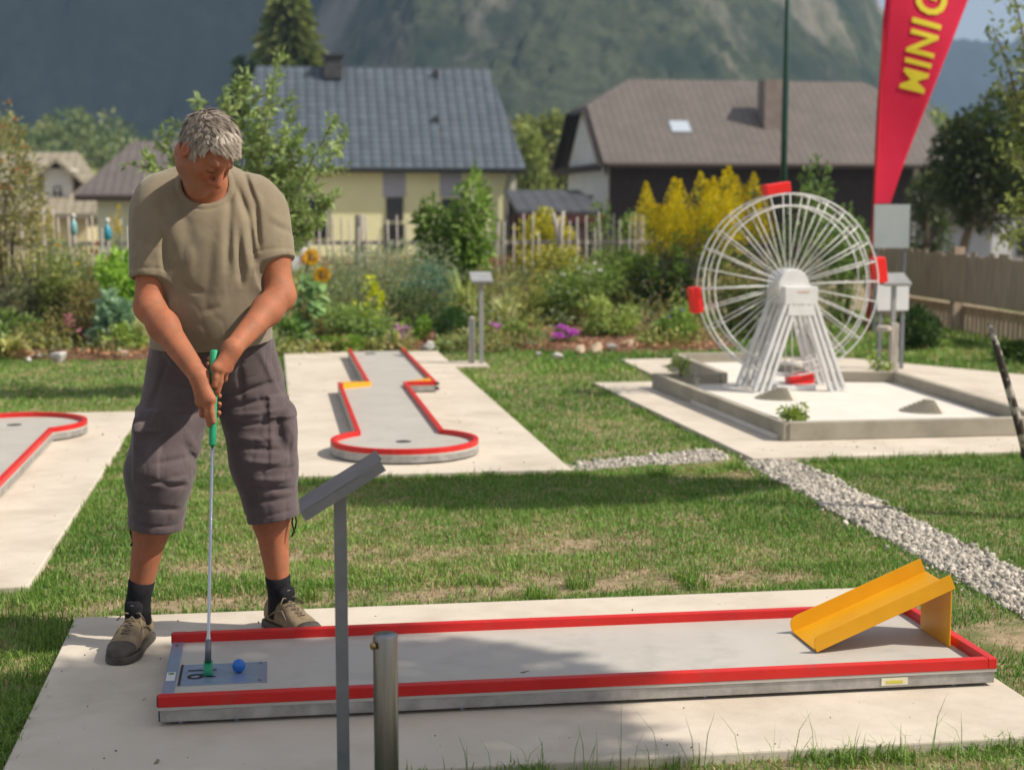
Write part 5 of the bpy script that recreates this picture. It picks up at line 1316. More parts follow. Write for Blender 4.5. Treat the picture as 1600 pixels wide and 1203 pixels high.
t = thing('wooden_post', (p[0], p[1]-.05, -.03), 'short weathered wooden post with a small shelf right of the wheel', 'post')
zt = Q(1393, 505, p[1]-.05)[2]
MB().bx(p[0]-.03, p[0]+.035, p[1]-.08, p[1]-.02, -.03, zt).build('post', PICK, t, bevel=.004)
MB().lathe([(.05, 0), (.065, .01), (.065, .035), (.05, .045)], (p[0]-.085, p[1]-.05, zt-.065), 16).build('shelf', PICK, t, auto=40)
# flag
YF = 16.9
pb_ = Q(1363, 372, YF); pt_ = Q(1385, -40, YF)
t = thing('beach_flag', (pb_[0], YF, 0), 'tall red beach flag with yellow lettering on a slim pole', 'flag')
dirp = (pt_-pb_); dirp /= dirp[2]
MB().tube([(pb_[0]-dirp[0]*pb_[2], YF, -.03), pb_, pb_+dirp*2.4, pb_+dirp*3.2+np.array([.06, 0, 0]), pb_+dirp*3.6+np.array([.35, 0, 0])], [.02, .018, .014, .010, .006], 10).build('pole', M('red_pole', (.5, .012, .02), None, rough=.4), t, smooth=True)
left = [(1364, 318), (1367, 250), (1371, 180), (1376, 100), (1382, 0)]; right = [(1391, 318), (1416, 250), (1442, 180), (1472, 100), (1514, 0)]
pl = [Q(*q, YF) for q in left]; pr = [Q(*q, YF) for q in right]
for k in range(1, 9):
    f = k/8; pl.append(np.array([pl[4][0]+.10*f+.55*f*f, YF, pl[4][2]+1.25*f])); pr.append(np.array([pr[4][0]+.30*f*(1-f)+.05*f-.18*f*f, YF, pr[4][2]+1.20*f*(1-.15*f)]))
def flag_y(x, z): return YF+.022*math.sin(2.4*z+2.2*x)-.008*math.sin(5*x+z)
def dense(P): return [P[i]+(P[i+1]-P[i])*k/5 for i in range(len(P)-1) for k in range(5)]+[P[-1]]
pl, pr = dense(pl), dense(pr)
nw = 12; Vf = []; 
for th in (-.002, .002):
    for a, c in zip(pl, pr):
        for k in range(nw+1):
            q = a+(c-a)*k/nw; Vf.append((q[0], flag_y(q[0], q[2])+th, q[2]))
nr = len(pl); R_ = nw+1; off = nr*R_
Ff = []
for r in range(nr-1):
    for k in range(nw):
        a = r*R_+k; Ff.append((a, a+1, a+R_+1, a+R_)); Ff.append((off+a, off+a+R_, off+a+R_+1, off+a+1))
for r in range(nr-1):
    a = r*R_; Ff.append((a, a+R_, off+a+R_, off+a)); a += nw; Ff.append((a, off+a, off+a+R_, a+R_))
fo = raw('banner', Vf, Ff, M('red_flag_cloth', (.58, .012, .05), (.64, .018, .065), 3, .6, spec=.2), t, smooth=True)
# letters climb the flag: baseline along the flag, tops to the left
o0 = Q(1452, 143, YF); o1 = Q(1493, 0, YF); up_d = unit(o1-o0); tdir = unit(np.array([-up_d[2]*1.0, 0, up_d[0]]))
tdir = unit(Q(1397, 133, YF)-Q(1442, 145, YF)); o0 = Q(1441, 147, YF); up_d = unit(Q(1478, 0, YF)-o0)
x_ = 0
sizeL = .40; 
for i, chl in enumerate('MINIGOLF'):
    V, F = text_mesh(chl, sizeL, .010, .001)
    w = V[:, 0].max()-V[:, 0].min(); V[:, 0] -= V[:, 0].min(); V[:, 0] *= .82
    sc_ = 1+.07*i
    W_ = o0+np.outer(V[:, 0]*sc_+x_, up_d)+np.outer(V[:, 1]*sc_, tdir)
    W_[:, 1] = [flag_y(q[0], q[2])-.012-v for q, v in zip(W_, V[:, 2])]
    raw('letter', W_, F, M('yellow_print_%d' % i, (.72, .60, .02), None, rough=.6), fo); x_ += (w*.82+.058)*sc_
# green pole
xg = pix(1222, 19.2); t = thing('pole', (xg, 19.2, 0), 'tall thin dark green pole rising behind the top of the wheel', 'pole')
MB().tube([(xg, 19.2, 0), (xg+.0, 19.2, 2.4), (xg+.03, 19.2, 6.0)], [.042, .042, .034], 12).build('shaft', M('dark_green_paint', (.008, .045, .03), (.012, .06, .04), 8, .4), t, smooth=True)
MB().lathe([(.075, 0), (.075, .05), (.05, .07)], (xg, 19.2, 0), 14).build('base_collar', PAINTG, t, auto=40)
# leaning stake
a_ = G(1612, 742); c_ = Q(1547, 505, a_[1])
t = thing('leaning_stake', (a_[0], a_[1], -.03), 'leaning wooden stake with peeling pale bark at the right edge', 'stake')
BIRCH = M('peeling_bark', (.035, .028, .022), (.06, .05, .04), 12, .85, bump=.5, bscale=40, c3=(.42, .40, .34), s3=9, r3=(.52, .58))
MB().tube([a_, a_+(c_-a_)*.4+np.array([.006, 0, 0]), a_+(c_-a_)*.8, c_], [.024, .022, .019, .015], 12).build('shaft', BIRCH, t, smooth=True)
q = a_+(c_-a_)*.14; MB().tube([q-(c_-a_)*.012, q+(c_-a_)*.012], .029, 14).build('clamp', BLACKP, t)
# board fence on the right
A_ = np.array([pix(1352, 19.4), 19.4]); B_ = np.array([pix(1650, 14.2), 14.2])
t = thing('board_fence', (A_[0], A_[1], 0), 'grey vertical board fence with rails along the right side', 'fence')
FW_ = M('grey_fence_board', (.28, .22, .165), (.44, .36, .275), 6, .9, stretch=(4, 4, .4), bump=.4, bscale=20, c3=(.36, .25, .16), s3=2)
Lf = np.linalg.norm(B_-A_); df = (B_-A_)/Lf; nfv = np.array([-df[1], df[0]]); nfv = nfv if nfv[1] < 0 else -nfv
angf = math.atan2(df[1], df[0]); nbd = 46
rng = np.random.default_rng(8)
for k in range(nbd):
    c = A_+df*(k+.5)/nbd*Lf; zt = .86+.02*rng.normal()
    MB().box((c[0], c[1], (zt+.33)/2), (Lf/nbd*.96, .02, zt-.33), rotz(angf)).build('board', FW_, t)
    c = c+nfv*.16
    MB().box((c[0], c[1], .13), (Lf/nbd*.6, .02, .30), rotz(angf)).build('board', FW_, t)
for z in (.80, .36):
    a = A_+nfv*.03; c = B_+nfv*.03; MB().bar((*a, z), (*c, z), .04, .075).build('rail', FW_, t)
a = A_+nfv*.19; c = B_+nfv*.19; MB().bar((*a, .25), (*c, .25), .04, .06).build('rail', FW_, t)
for f_ in (.52, .0, .98):
    c = A_+df*Lf*f_+nfv*.09; MB().bx(c[0]-.06, c[0]+.06, c[1]-.05, c[1]+.05, -.03, .93).build('fence_post', FW_, t)

# ================================================================== trees
def tree(name, label, px, ybase, ytop, wpx, Y, n, L, W, c1, c2, cat='tree', group=None, trunk_px=None, trunk_h=.35, nc=22, conifer=False, cyf=.58, rzf=.46, core=.45, trunk_r=None, zb=None):
    SEED[0] += 1; rng = np.random.default_rng(SEED[0])
    x = pix(px, Y); zb = (float(terrain_z(x, Y)) if Y > 24 else 0) if zb is None else zb
    zt = Q(px, ytop, Y)[2]; h = zt-zb; w = wpx*Y/FPX/2
    xt = pix(trunk_px, Y) if trunk_px else x
    t = thing(name, (xt, Y, zb), label, cat, group); tr = trunk_r or .022*h+.01
    mb = MB(); top = np.array([x, Y, zb+h*.85]); s0 = np.array([xt, Y, zb-.05]); m1 = s0+(top-s0)*.4+np.array([rng.normal(0, .01)*h, 0, 0])
    mb.tube([s0, m1, top], [tr, tr*.75, tr*.2], 10)
    for i in range(10):
        f = rng.uniform(.3, .8); p0 = s0+(m1-s0)*min(1, f/.4) if f < .4 else m1+(top-m1)*(f-.4)/.6
        a = rng.uniform(0, 2*PI); e = np.array([x+w*.7*math.cos(a), Y+w*.6*math.sin(a), p0[2]+h*.16*rng.random()])
        mb.tube([p0, (p0+e)/2+np.array([0, 0, .03*h]), e], [tr*.4, tr*.28, tr*.1], 6)
    mb.build('trunk', BARK, t, smooth=True)
    b = LeafBag()
    if conifer:
        u = rng.random(n)**.75; z = zb+h*(.06+.94*(1-u)); a = rng.uniform(0, 2*PI, n); tier = (np.floor(u*16)+.5)/16; rr = w*(.15+.95*u)*(.55+.5*rng.random(n))*(.8+.35*np.sin(u*90)**2)
        bn = .75+.5*_hash(np.floor(a*3).astype(np.int64), np.floor(u*14).astype(np.int64), np.zeros(n, np.int64), 5); rr = rr*bn
        P = np.stack([x+rr*np.cos(a), Y+rr*np.sin(a), z-.12*rr], 1); D = np.stack([np.cos(a), np.sin(a), -.35+.3*rng.random(n)], 1)+rng.normal(0, .3, (n, 3))
        b.leaves(P, D, L*(.6+.8*rng.random(n)), W, c1, c2, rng, bn-.75, droop=.2)
    else:
        P, D, tone = clumps((x, Y, zb+h*cyf), (w, w*.85, h*rzf), nc, n, rng, -.9, core)
        b.leaves(P, D, L*(.6+.8*rng.random(n)), W*(.7+.6*rng.random(n)), c1, c2, rng, tone)
    b.build('crown', t)
    return t
tree('spruce', 'tall olive green spruce rising behind the blue roofed house', 456, 330, -12, 165, 112, 7000, 1.1, .40, (.045, .07, .02), (.19, .21, .07), conifer=True)
tree('spruce', 'smaller dark spruce left of the tall spruce behind the blue roof', 395, 330, 85, 70, 108, 2400, .9, .28, (.012, .03, .012), (.06, .085, .035), conifer=True)
tree('tree', 'olive tree crown between the two houses', 862, 330, 168, 120, 92, 2600, .55, .28, (.05, .075, .018), (.22, .24, .075), nc=20)
tree('tree', 'lower light green tree just right of the blue roof', 832, 330, 215, 70, 84, 1500, .45, .24, (.06, .09, .02), (.25, .28, .085), nc=14)
tree('tree', 'rounded green tree beside the white gable of the brown house', 900, 330, 190, 60, 98, 1500, .5, .26, (.04, .07, .018), (.17, .2, .06), nc=14)
tree('tree', 'broad yellow green tree far behind the right end of the brown roof', 1462, 330, 190, 110, 96, 2000, .5, .26, (.06, .09, .02), (.25, .28, .085), nc=16)
tree('tree', 'hazy green tree behind the hedge on the right', 1520, 330, 205, 90, 88, 1500, .5, .26, (.05, .08, .02), (.19, .22, .07), nc=14)
tree('tree', 'large dark broad tree standing behind the board fence on the right', 1545, 330, 165, 215, 36, 8000, .17, .09, (.008, .017, .006), (.055, .075, .026), nc=30, trunk_px=1492, cyf=.66, rzf=.40, trunk_r=.13)
tree('tree', 'dark green hedge tree left of the large dark tree trunk', 1448, 330, 262, 70, 40, 2200, .15, .075, (.014, .028, .01), (.08, .105, .04), nc=14, cyf=.5, rzf=.5)
tree('tree', 'second dark tree filling the right edge behind the board fence', 1640, 330, 150, 150, 31, 3200, .15, .075, (.010, .022, .007), (.07, .095, .03), nc=22, cyf=.6, rzf=.45)
# fruit tree leaning into the frame on the right
rng = np.random.default_rng(91); YT = 13.2
b0 = np.array([pix(1640, YT), YT, -.03]); t = thing('fruit_tree', b0, 'thin fruit tree with sparse twigs hanging in at the right edge', 'tree')
mb = MB(); LB = LeafBag(); tr_ = [b0, Q(1622, 420, YT), Q(1612, 200, YT), Q(1618, -40, YT)]; mb.tube(tr_, [.06, .05, .04, .02], 10); mb.build('trunk', BARK, t, smooth=True)
lm = MB()
for (sx, sy), (ex, ey) in (((1614, 240), (1550, 40)), ((1614, 260), (1558, 120)), ((1614, 300), (1572, 230)), ((1618, 330), (1580, 320)), ((1620, 380), (1562, 372)), ((1616, 150), (1578, -30)), ((1612, 180), (1640, 60)), ((1614, 220), (1660, 160)), ((1614, 230), (1592, 90)), ((1614, 290), (1590, 190))):
    yo = rng.normal(0, .2); a = Q(sx, sy, YT); e = Q(ex, ey, YT+yo); m_ = (a+e)/2+np.array([0, 0, .12])
    s_ = np.linspace(0, 1, 7)[:, None]; pts = (1-s_)**2*a+2*s_*(1-s_)*m_+s_**2*e; lm.tube(list(pts), list(np.linspace(.016, .004, 7)), 6)
    nl = 85; u = (.25+.78*rng.random(nl)).clip(0, 1)[:, None]; P = (1-u)**2*a+2*u*(1-u)*m_+u**2*e+rng.normal(0, .05, (nl, 3)); D = rng.normal(size=(nl, 3)); D[:, 2] -= .3
    LB.leaves(P, D, .06+.04*rng.random(nl), .032, (.03, .055, .012), (.2, .23, .07), rng, np.full(nl, rng.random()))
lm.build('branch', BARK, t, smooth=True); LB.build('foliage', t)
# trees standing outside the frame on the right, whose shade falls across the picture
def shade_tree(label, gx, gy, h0, rad, base, n, seed, L=.085, core=.2):
    rng = np.random.default_rng(seed); s = np.array([math.cos(math.radians(46))*math.cos(math.radians(21)), -math.cos(math.radians(46))*math.sin(math.radians(21)), math.sin(math.radians(46))])
    c = np.array([gx, gy, 0])+s/s[2]*h0
    b0 = np.array([base[0], base[1], -.03]); t = thing('garden_tree', b0, label, 'tree')
    mb = MB(); mb.tube([b0, b0+(c-b0)*np.array([.15, .15, .5]), c], [.07, .05, .02], 10)
    for i in range(8):
        d = rng.normal(size=3)*np.array(rad)*.6; mb.tube([c*.85+b0*.15, c+d*.5, c+d], [.02, .014, .006], 6)
    mb.build('trunk', BARK, t, smooth=True)
    P, D, tone = clumps(c, rad, 26, n, rng, -1, core, (.3, .5)); b = LeafBag(); b.leaves(P, D, L*(.7+.6*rng.random(n)), L*.55, DG1, MG2, rng, tone); b.build('crown', t)
shade_tree('leafy garden tree outside the frame shading the front of the near slab', -.22, 3.54, 5.2, (1.08, 1.18, 1.02), (5.2, .9), 20000, 61, .11)
shade_tree('slim garden tree outside the frame shading the lawn in front of the basin', 1.35, 7.62, 4.6, (1.05, .36, .48), (5.9, 5.6), 9000, 62, .09)

# ================================================================== houses
GLASS = M('dark_window_glass', (.012, .013, .016), (.02, .022, .026), 3, .12, spec=.6)
def tile_mat(name, c1, c2, mort, sx, sy, bump=.5, wave=.05):
    m, nt, N, L, b = new_mat(name); uv = N.new('ShaderNodeUVMap'); uv.uv_map = 'UVMap'
    br = N.new('ShaderNodeTexBrick'); br.inputs['Scale'].default_value = 1; br.inputs['Brick Width'].default_value = sx; br.inputs['Row Height'].default_value = sy; br.inputs['Mortar Size'].default_value = .045; br.inputs['Mortar Smooth'].default_value = .6
    br.inputs['Color1'].default_value = (*c1, 1); br.inputs['Color2'].default_value = (*c2, 1); br.inputs['Mortar'].default_value = (*mort, 1); br.offset = .0
    L.new(uv.outputs['UV'], br.inputs['Vector'])
    n = N.new('ShaderNodeTexNoise'); n.inputs['Scale'].default_value = .8; n.inputs['Detail'].default_value = 6; L.new(uv.outputs['UV'], n.inputs['Vector'])
    mx = N.new('ShaderNodeMix'); mx.data_type = 'RGBA'; mx.blend_type = 'MULTIPLY'; mr = N.new('ShaderNodeMapRange'); mr.inputs['To Min'].default_value = .72; mr.inputs['To Max'].default_value = 1.2
    L.new(n.outputs['Fac'], mr.inputs['Value']); cmb = N.new('ShaderNodeCombineColor'); [L.new(mr.outputs['Result'], cmb.inputs[k]) for k in range(3)]
    mx.inputs['Factor'].default_value = 1; L.new(br.outputs['Color'], mx.inputs['A']); L.new(cmb.outputs['Color'], mx.inputs['B']); L.new(mx.outputs['Result'], b.inputs['Base Color'])
    b.inputs['Roughness'].default_value = .55
    wv = N.new('ShaderNodeTexWave'); wv.bands_direction = 'X'; wv.inputs['Scale'].default_value = .314/sx; L.new(uv.outputs['UV'], wv.inputs['Vector'])
    ad = N.new('ShaderNodeMath'); ad.operation = 'ADD'; ml = N.new('ShaderNodeMath'); ml.operation = 'MULTIPLY'; ml.inputs[1].default_value = -1.5; L.new(br.outputs['Fac'], ml.inputs[0]); wm = N.new('ShaderNodeMath'); wm.operation = 'MULTIPLY'; wm.inputs[1].default_value = wave; L.new(wv.outputs['Fac'], wm.inputs[0]); L.new(wm.outputs[0], ad.inputs[0]); L.new(ml.outputs[0], ad.inputs[1])
    bp = N.new('ShaderNodeBump'); bp.inputs['Strength'].default_value = bump; bp.inputs['Distance'].default_value = .06; L.new(ad.outputs[0], bp.inputs['Height']); L.new(bp.outputs['Normal'], b.inputs['Normal'])
    return m
def roof_half_hip(t, x0, x1, y0, y1, ze, zr, inset, fhip, mat, th=.22, name='roof'):
    "ridge along x; a clipped gable at both ends; th = roof thickness"
    ym = (y0+y1)/2; zc = ze+(zr-ze)*(1-fhip)       # height where the hip starts
    yc0, yc1 = y0+(ym-y0)*(1-fhip), y1-(y1-ym)*(1-fhip)
    A = [(x0, y0, ze), (x1, y0, ze), (x1, yc0, zc), (x1-inset, ym, zr), (x0+inset, ym, zr), (x0, yc0, zc)]
    Bk = [(x1, y1, ze), (x0, y1, ze), (x0, yc1, zc), (x0+inset, ym, zr), (x1-inset, ym, zr), (x1, yc1, zc)]
    polys = [A, Bk, [(x1, yc0, zc), (x1, yc1, zc), (x1-inset, ym, zr)], [(x0, yc1, zc), (x0, yc0, zc), (x0+inset, ym, zr)]]
    V = []; F = []; UV = []
    for P in polys:
        P = [np.array(p, float) for p in P]; o = P[0]; nrm = np.cross(P[1]-P[0], P[2]-P[0]); nrm /= np.linalg.norm(nrm)
        u = np.cross([0, 0, 1.], nrm); u /= np.linalg.norm(u)+1e-9; v = np.cross(nrm, u); b = len(V)
        for p in P: V.append(p); UV.append(((p-o)@u, (p-o)@v))
        F.append(tuple(range(b, b+len(P))))
    top = len(V)
    lo = [A[0], A[1], A[2], polys[2][1], Bk[0], Bk[1], polys[3][0], A[5]]       # outline of the eaves and verges
    b = len(V)
    for p in lo: V.append(np.array(p)); UV.append((0, 0))
    for p in lo: V.append(np.array(p)-np.array([0, 0, th])); UV.append((0, 0))
    n = len(lo)
    for i in range(n): F.append((b+i, b+n+i, b+n+(i+1) % n, b+(i+1) % n))
    return raw(name, V, F, mat, t, uv=UV)
def house_walls(t, x0, x1, y0, y1, zb, ze, zr, mat, fhip, over, name='wall'):
    ym = (y0+y1)/2; k = 1-fhip*.9; V = []
    pr = [(y0, zb), (y1, zb), (y1, ze), (y1-(y1-ym)*k, ze+(zr-ze)*k-.25), (y0+(ym-y0)*k, ze+(zr-ze)*k-.25), (y0, ze)]
    for x in (x0, x1):
        for y, z in pr: V.append((x, y, z))
    n = len(pr); F = [tuple(range(n))[::-1], tuple(range(n, 2*n))]+[(i, (i+1) % n, n+(i+1) % n, n+i) for i in range(n)]
    return raw(name, V, F, mat, t)
def window(t, px0, px1, py0, py1, Y, frame_mat, glass=None, fr=.07, name='window'):
    a, c = Q(px0, py0, Y), Q(px1, py1, Y); x0, x1, z0, z1 = a[0], c[0], c[2], a[2]
    m = MB(); m.bx(x0, x0+fr, Y-.07, Y-.004, z0, z1); m.bx(x1-fr, x1, Y-.07, Y-.004, z0, z1); m.bx(x0+fr, x1-fr, Y-.068, Y-.004, z1-fr, z1); m.bx(x0+fr, x1-fr, Y-.068, Y-.004, z0, z0+fr)
    o = m.build(name, frame_mat, t); MB().bx(x0+fr, x1-fr, Y-.04, Y-.006, z0+fr, z1-fr).build('pane', glass or GLASS, o); return o
# yellow house with the blue grey tiled roof
Y1 = 70.0
zE = Q(600, 262, Y1)[2]; zR = Q(600, 106, Y1+5)[2]; xl, xr = pix(368, Y1), pix(821, Y1)
t = thing('house', ((xl+xr)/2, Y1+5, -1.5), 'pale yellow house with a blue grey tiled roof behind the picket fence', 'house')
YW = M('pale_yellow_render', (.76, .73, .43), (.82, .79, .48), .8, .9, bump=.1, bscale=6)
house_walls(t, xl+.35, xr-.35, Y1+.55, Y1+9.4, -1.6, zE-.05, zR, YW, .95, .4)
rf = roof_half_hip(t, xl, xr, Y1, Y1+10, zE, zR, .98, .97, tile_mat('blue_grey_tiles', (.066, .09, .118), (.088, .116, .15), (.036, .048, .062), .46, .40, .6, .5))
MB().tube([(xl-.02, Y1-.06, zE-.07), (xr+.02, Y1-.06, zE-.07)], .07, 8).build('gutter', M('dark_gutter', (.03, .035, .04), None, rough=.4), rf)
cx_ = pix(524, Y1+4.6); zc_ = Q(524, 86, Y1+4.6)[2]
ch = MB().bx(cx_-.42, cx_+.42, Y1+4.2, Y1+5.0, zR-.6, zc_-.12).build('chimney', M('dark_chimney', (.04, .04, .045), (.07, .07, .075), 3, .8), rf); MB().bx(cx_-.5, cx_+.5, Y1+4.1, Y1+5.1, zc_-.118, zc_).build('cap', M('dark_cap', (.03, .03, .035), None), ch)
for px, py in ((683, 120), (683, 192)):
    yv = Y1+5*(262-py)/156.*.99; p = Q(px, py, yv)
    MB().tube([(p[0], yv, p[2]-.1), (p[0], yv, p[2]+.32), (p[0]-.22, yv-.05, p[2]+.12)], .085, 8).build('roof_vent', M('vent_black', (.02, .022, .026), None), rf)
WF = M('dark_frame', (.03, .03, .032), None, rough=.5); GP = M('grey_wall_panel', (.36, .36, .42), (.40, .40, .46), 2, .8)
Yw = Y1+.55
window(t, 476, 516, 309, 373, Yw, WF); window(t, 603, 630, 309, 345, Yw, WF); window(t, 690, 719, 311, 348, Yw, WF); window(t, 600, 632, 350, 392, Yw, WF)
for px0, px1 in ((598, 634), (687, 721)):
    a, c = Q(px0, 263, Yw), Q(px1, 308, Yw); MB().bx(a[0], c[0], Yw-.03, Yw-.002, c[2], a[2]).build('wall_panel', GP, t)
MB().bx(xr-.62, xr-.36, Y1+.42, Y1+.548, -1.6, zE-.3).build('corner_trim', M('cream_trim', (.62, .60, .5), None, rough=.8), t)
MB().tube([(pix(796, Y1), Y1-.04, zE-.12), (pix(793, Y1), Y1+.36, zE-.9), (pix(793, Y1), Y1+.36, -1.5)], .06, 8).build('downspout', M('grey_pipe', (.2, .2, .2), None, rough=.4), t)
# brown house
Y2 = 60.0
zE = Q(1200, 254, Y2)[2]; zR = Q(1200, 127, Y2+5)[2]; xl, xr = pix(945, Y2)-.0, pix(1490, Y2)
t = thing('house', ((xl+xr)/2, Y2+5, -1.5), 'dark timber house with a wide grey brown roof behind the flag', 'house')
house_walls(t, xl+.25, xr-.9, Y2+.9, Y2+9.1, -1.6, zE-.1, zR, M('white_gable_render', (.55, .57, .58), (.62, .64, .65), 1, .9), .3, .4)
TW = M('dark_timber', (.016, .010, .010), (.034, .022, .02), 3, .8, stretch=(8, 1, 1), bump=.3, bscale=6)
MB().bx(xl+.35, pix(1424, Y2+.8), Y2+.80, Y2+.895, -1.6, zE-.12).build('timber_cladding', TW, t)
rf = roof_half_hip(t, xl-.1, xr, Y2, Y2+10, zE, zR, 2.1, .34, tile_mat('grey_brown_tiles', (.125, .106, .096), (.15, .127, .115), (.10, .085, .076), .32, .3, .35))
MB().bx(xl-.16, xl-.102, Y2+.2, Y2+9.8, zE-.35, zE-.05).build('barge_board', TW, rf)
for (y_a, z_a), (y_b, z_b) in (((Y2, zE-.05), (Y2+3.3, zE+(zR-zE)*.66)), ((Y2+10, zE-.05), (Y2+6.7, zE+(zR-zE)*.66))):
    MB().bar((xl-.14, y_a, z_a-.12), (xl-.14, y_b, z_b-.12), .06, .34, (1, 0, 0)).build('barge_board', TW, rf)
    MB().bar((xl+.06, y_a, z_a-.32), (xl+.06, y_b, z_b-.32), .34, .05, (1, 0, 0)).build('soffit', TW, rf)
MB().tube([(xl, Y2-.06, zE-.08), (xr, Y2-.06, zE-.08)], .07, 8).build('gutter', M('brown_gutter', (.10, .075, .07), None, rough=.5), rf)
def on_roof(px, py, Yf, Yr, pe, prg): return Yf+(Yr-Yf)*(pe-py)/(pe-prg)
slope = math.atan2(zR-zE, 5); Rs = rotx(slope)
yv = on_roof(1062, 201, Y2, Y2+5, 254, 127); p = Q(1062, 201, yv)
sk_ = MB().box(p+Rs@np.array([0, 0, .04]), (.95, .95, .10), Rs).build('skylight', M('skylight_frame', (.12, .12, .12), None, rough=.5), rf); MB().box(p+Rs@np.array([0, 0, .10]), (.78, .78, .02), Rs).build('pane', M('skylight_glass', (.42, .48, .56), None, rough=.1, spec=.8), sk_)
yv = on_roof(1208, 205, Y2, Y2+5, 254, 127); p = Q(1210, 205, yv); zt_ = Q(1210, 124, yv)[2]
MB().bx(p[0]-.42, p[0]+.42, yv+.0, yv+1.0, p[2]-.2, zt_).build('chimney', M('grey_render_chimney', (.20, .165, .15), (.25, .21, .19), 3, .9), rf)
MB().bx(pix(1424, Y2+1.5), pix(1432, Y2+1.5), Y2+.9, Y2+1.6, -1.5, zE-.1).build('corner_post', M('white_post', (.5, .5, .48), None), t)
# low annex with slate roof between them
Y3 = 58.0
a = pix(800, Y3+3)-.3; c = pix(952, Y3); z0, z1 = Q(860, 329, Y3)[2], Q(860, 297, Y3+3)[2]
t = thing('carport', ((a+c)/2, Y3+1.5, -1.5), 'low carport with a dark slate lean-to roof between the houses', 'carport')
V = [(a, Y3, z0), (c, Y3, z0), (c-.6, Y3+3, z1), (a, Y3+3, z1)]; V += [(x, y, z-.12) for x, y, z in V]
raw('roof', V, [(0, 1, 2, 3), (7, 6, 5, 4), (0, 4, 5, 1), (1, 5, 6, 2), (2, 6, 7, 3), (3, 7, 4, 0)], tile_mat('slate', (.06, .066, .08), (.085, .09, .105), (.03, .033, .04), .5, .3, .4), t, uv=[(x, y) for x, y, z in V])
MB().bx(a+.1, c-.1, Y3+.02, Y3+.1, z0-.48, z0-.125).build('fascia', M('dark_red_timber', (.06, .012, .012), (.09, .018, .016), 3, .7), t)
MB().bx(a+.1, c-.1, Y3+2.6, Y3+2.7, -1.6, z1-.2).build('back_wall', TW, t)
for px in (803, 945, 908): MB().bx(pix(px, Y3+.2)-.06, pix(px, Y3+.2)+.06, Y3+.11, Y3+.25, -1.6, z0-.13).build('post', M('carport_post', (.06, .02, .018), None), t)
MB().bx(pix(897, Y3+.5), pix(911, Y3+.5), Y3+.45, Y3+.55, -1.6, z0-.62).build('light_panel', M('light_panel', (.4, .42, .45), None), t)
# left grey brown roofed house
Y4 = 55.0
zE = Q(180, 304, Y4)[2]; zR = Q(230, 221, Y4+5)[2]; xl = pix(119, Y4); xr = pix(352, Y4)
t = thing('house', ((xl+xr)/2, Y4+5, -1.5), 'small pale green house with a purple brown roof left of the man', 'house')
house_walls(t, xl+.68, xr-.4, Y4+.5, Y4+9.5, -1.6, zE-.05, zR, M('pale_green_render', (.50, .54, .42), (.56, .60, .47), 1, .9), .9, .4)
rf = roof_half_hip(t, xl, xr, Y4, Y4+10, zE, zR, 1.55, .98, tile_mat('purple_brown_tiles', (.125, .105, .10), (.155, .13, .122), (.09, .075, .072), .3, .28, .35))
MB().tube([(xl, Y4-.06, zE-.08), (xr, Y4-.06, zE-.08)], .06, 8).build('gutter', M('dark_brown_gutter', (.05, .035, .03), None, rough=.5), rf)
# far left house with dormer
Y5 = 72.0
zE = Q(80, 334, Y5)[2]; zR = Q(50, 238, Y5+6)[2]; xl, xr = pix(-150, Y5), pix(150, Y5)
t = thing('house', ((xl+xr)/2, Y5+6, -1.5), 'cream house with a pale tiled roof and a small arched dormer at the far left', 'house')
CREAM = M('cream_render', (.58, .50, .30), (.64, .56, .35), 1, .9); WR = M('white_render', (.62, .61, .57), (.68, .67, .63), 1, .9)
house_walls(t, xl+.4, xr-.4, Y5+.5, Y5+11.5, -1.7, zE-.05, zR, CREAM, .9, .4)
PT_ = tile_mat('pale_tan_tiles', (.30, .265, .195), (.35, .31, .235), (.22, .19, .14), .4, .34, .6)
rf = roof_half_hip(t, xl, xr, Y5, Y5+12, zE, zR, 1.3, .98, PT_)
d0, d1 = Q(68, 288, Y5+1.6), Q(113, 330, Y5+1.6)
dm = MB().bx(d0[0], d1[0], Y5+1.6, Y5+5.5, zE+.4, d0[2]+.7).build('dormer', WR, t)
xm = (d0[0]+d1[0])/2; zt_ = Q(80, 268, Y5+1.4)[2]; hw_ = (d1[0]-d0[0])/2+.45
V = [(xm-hw_, Y5+1.2, d0[2]+.25), (xm+hw_, Y5+1.2, d0[2]+.25), (xm, Y5+1.2, zt_+.6), (xm-hw_, Y5+6.0, d0[2]+.25), (xm+hw_, Y5+6.0, d0[2]+.25), (xm, Y5+6.0, zt_+.6)]; V += [(x, y, z-.18) for x, y, z in V]
raw('dormer_roof', V, [(0, 2, 5, 3), (2, 1, 4, 5), (6, 9, 11, 8), (8, 11, 10, 7), (0, 6, 8, 2), (2, 8, 7, 1), (0, 3, 9, 6), (1, 7, 10, 4)], PT_, dm, uv=[(x*1.0, z*1.6) for x, y, z in V])
a, c = Q(83, 290, Y5+1.58), Q(97, 309, Y5+1.58); rw = (c[0]-a[0])/2; xm2 = (a[0]+c[0])/2
arc = [(xm2-rw, c[2]), (xm2+rw, c[2])]+[(xm2+rw*math.cos(q), a[2]-rw+rw*math.sin(q)) for q in np.linspace(0, PI, 13)]
def slabxz(poly, y0, y1): n = len(poly); return [(x, y0, z) for x, z in poly]+[(x, y1, z) for x, z in poly], [tuple(range(n)), tuple(range(n, 2*n))[::-1]]+[(i, n+i, n+(i+1) % n, (i+1) % n) for i in range(n)]
wn = raw('window', *slabxz(arc, Y5+1.55, Y5+1.597), GLASS, dm)
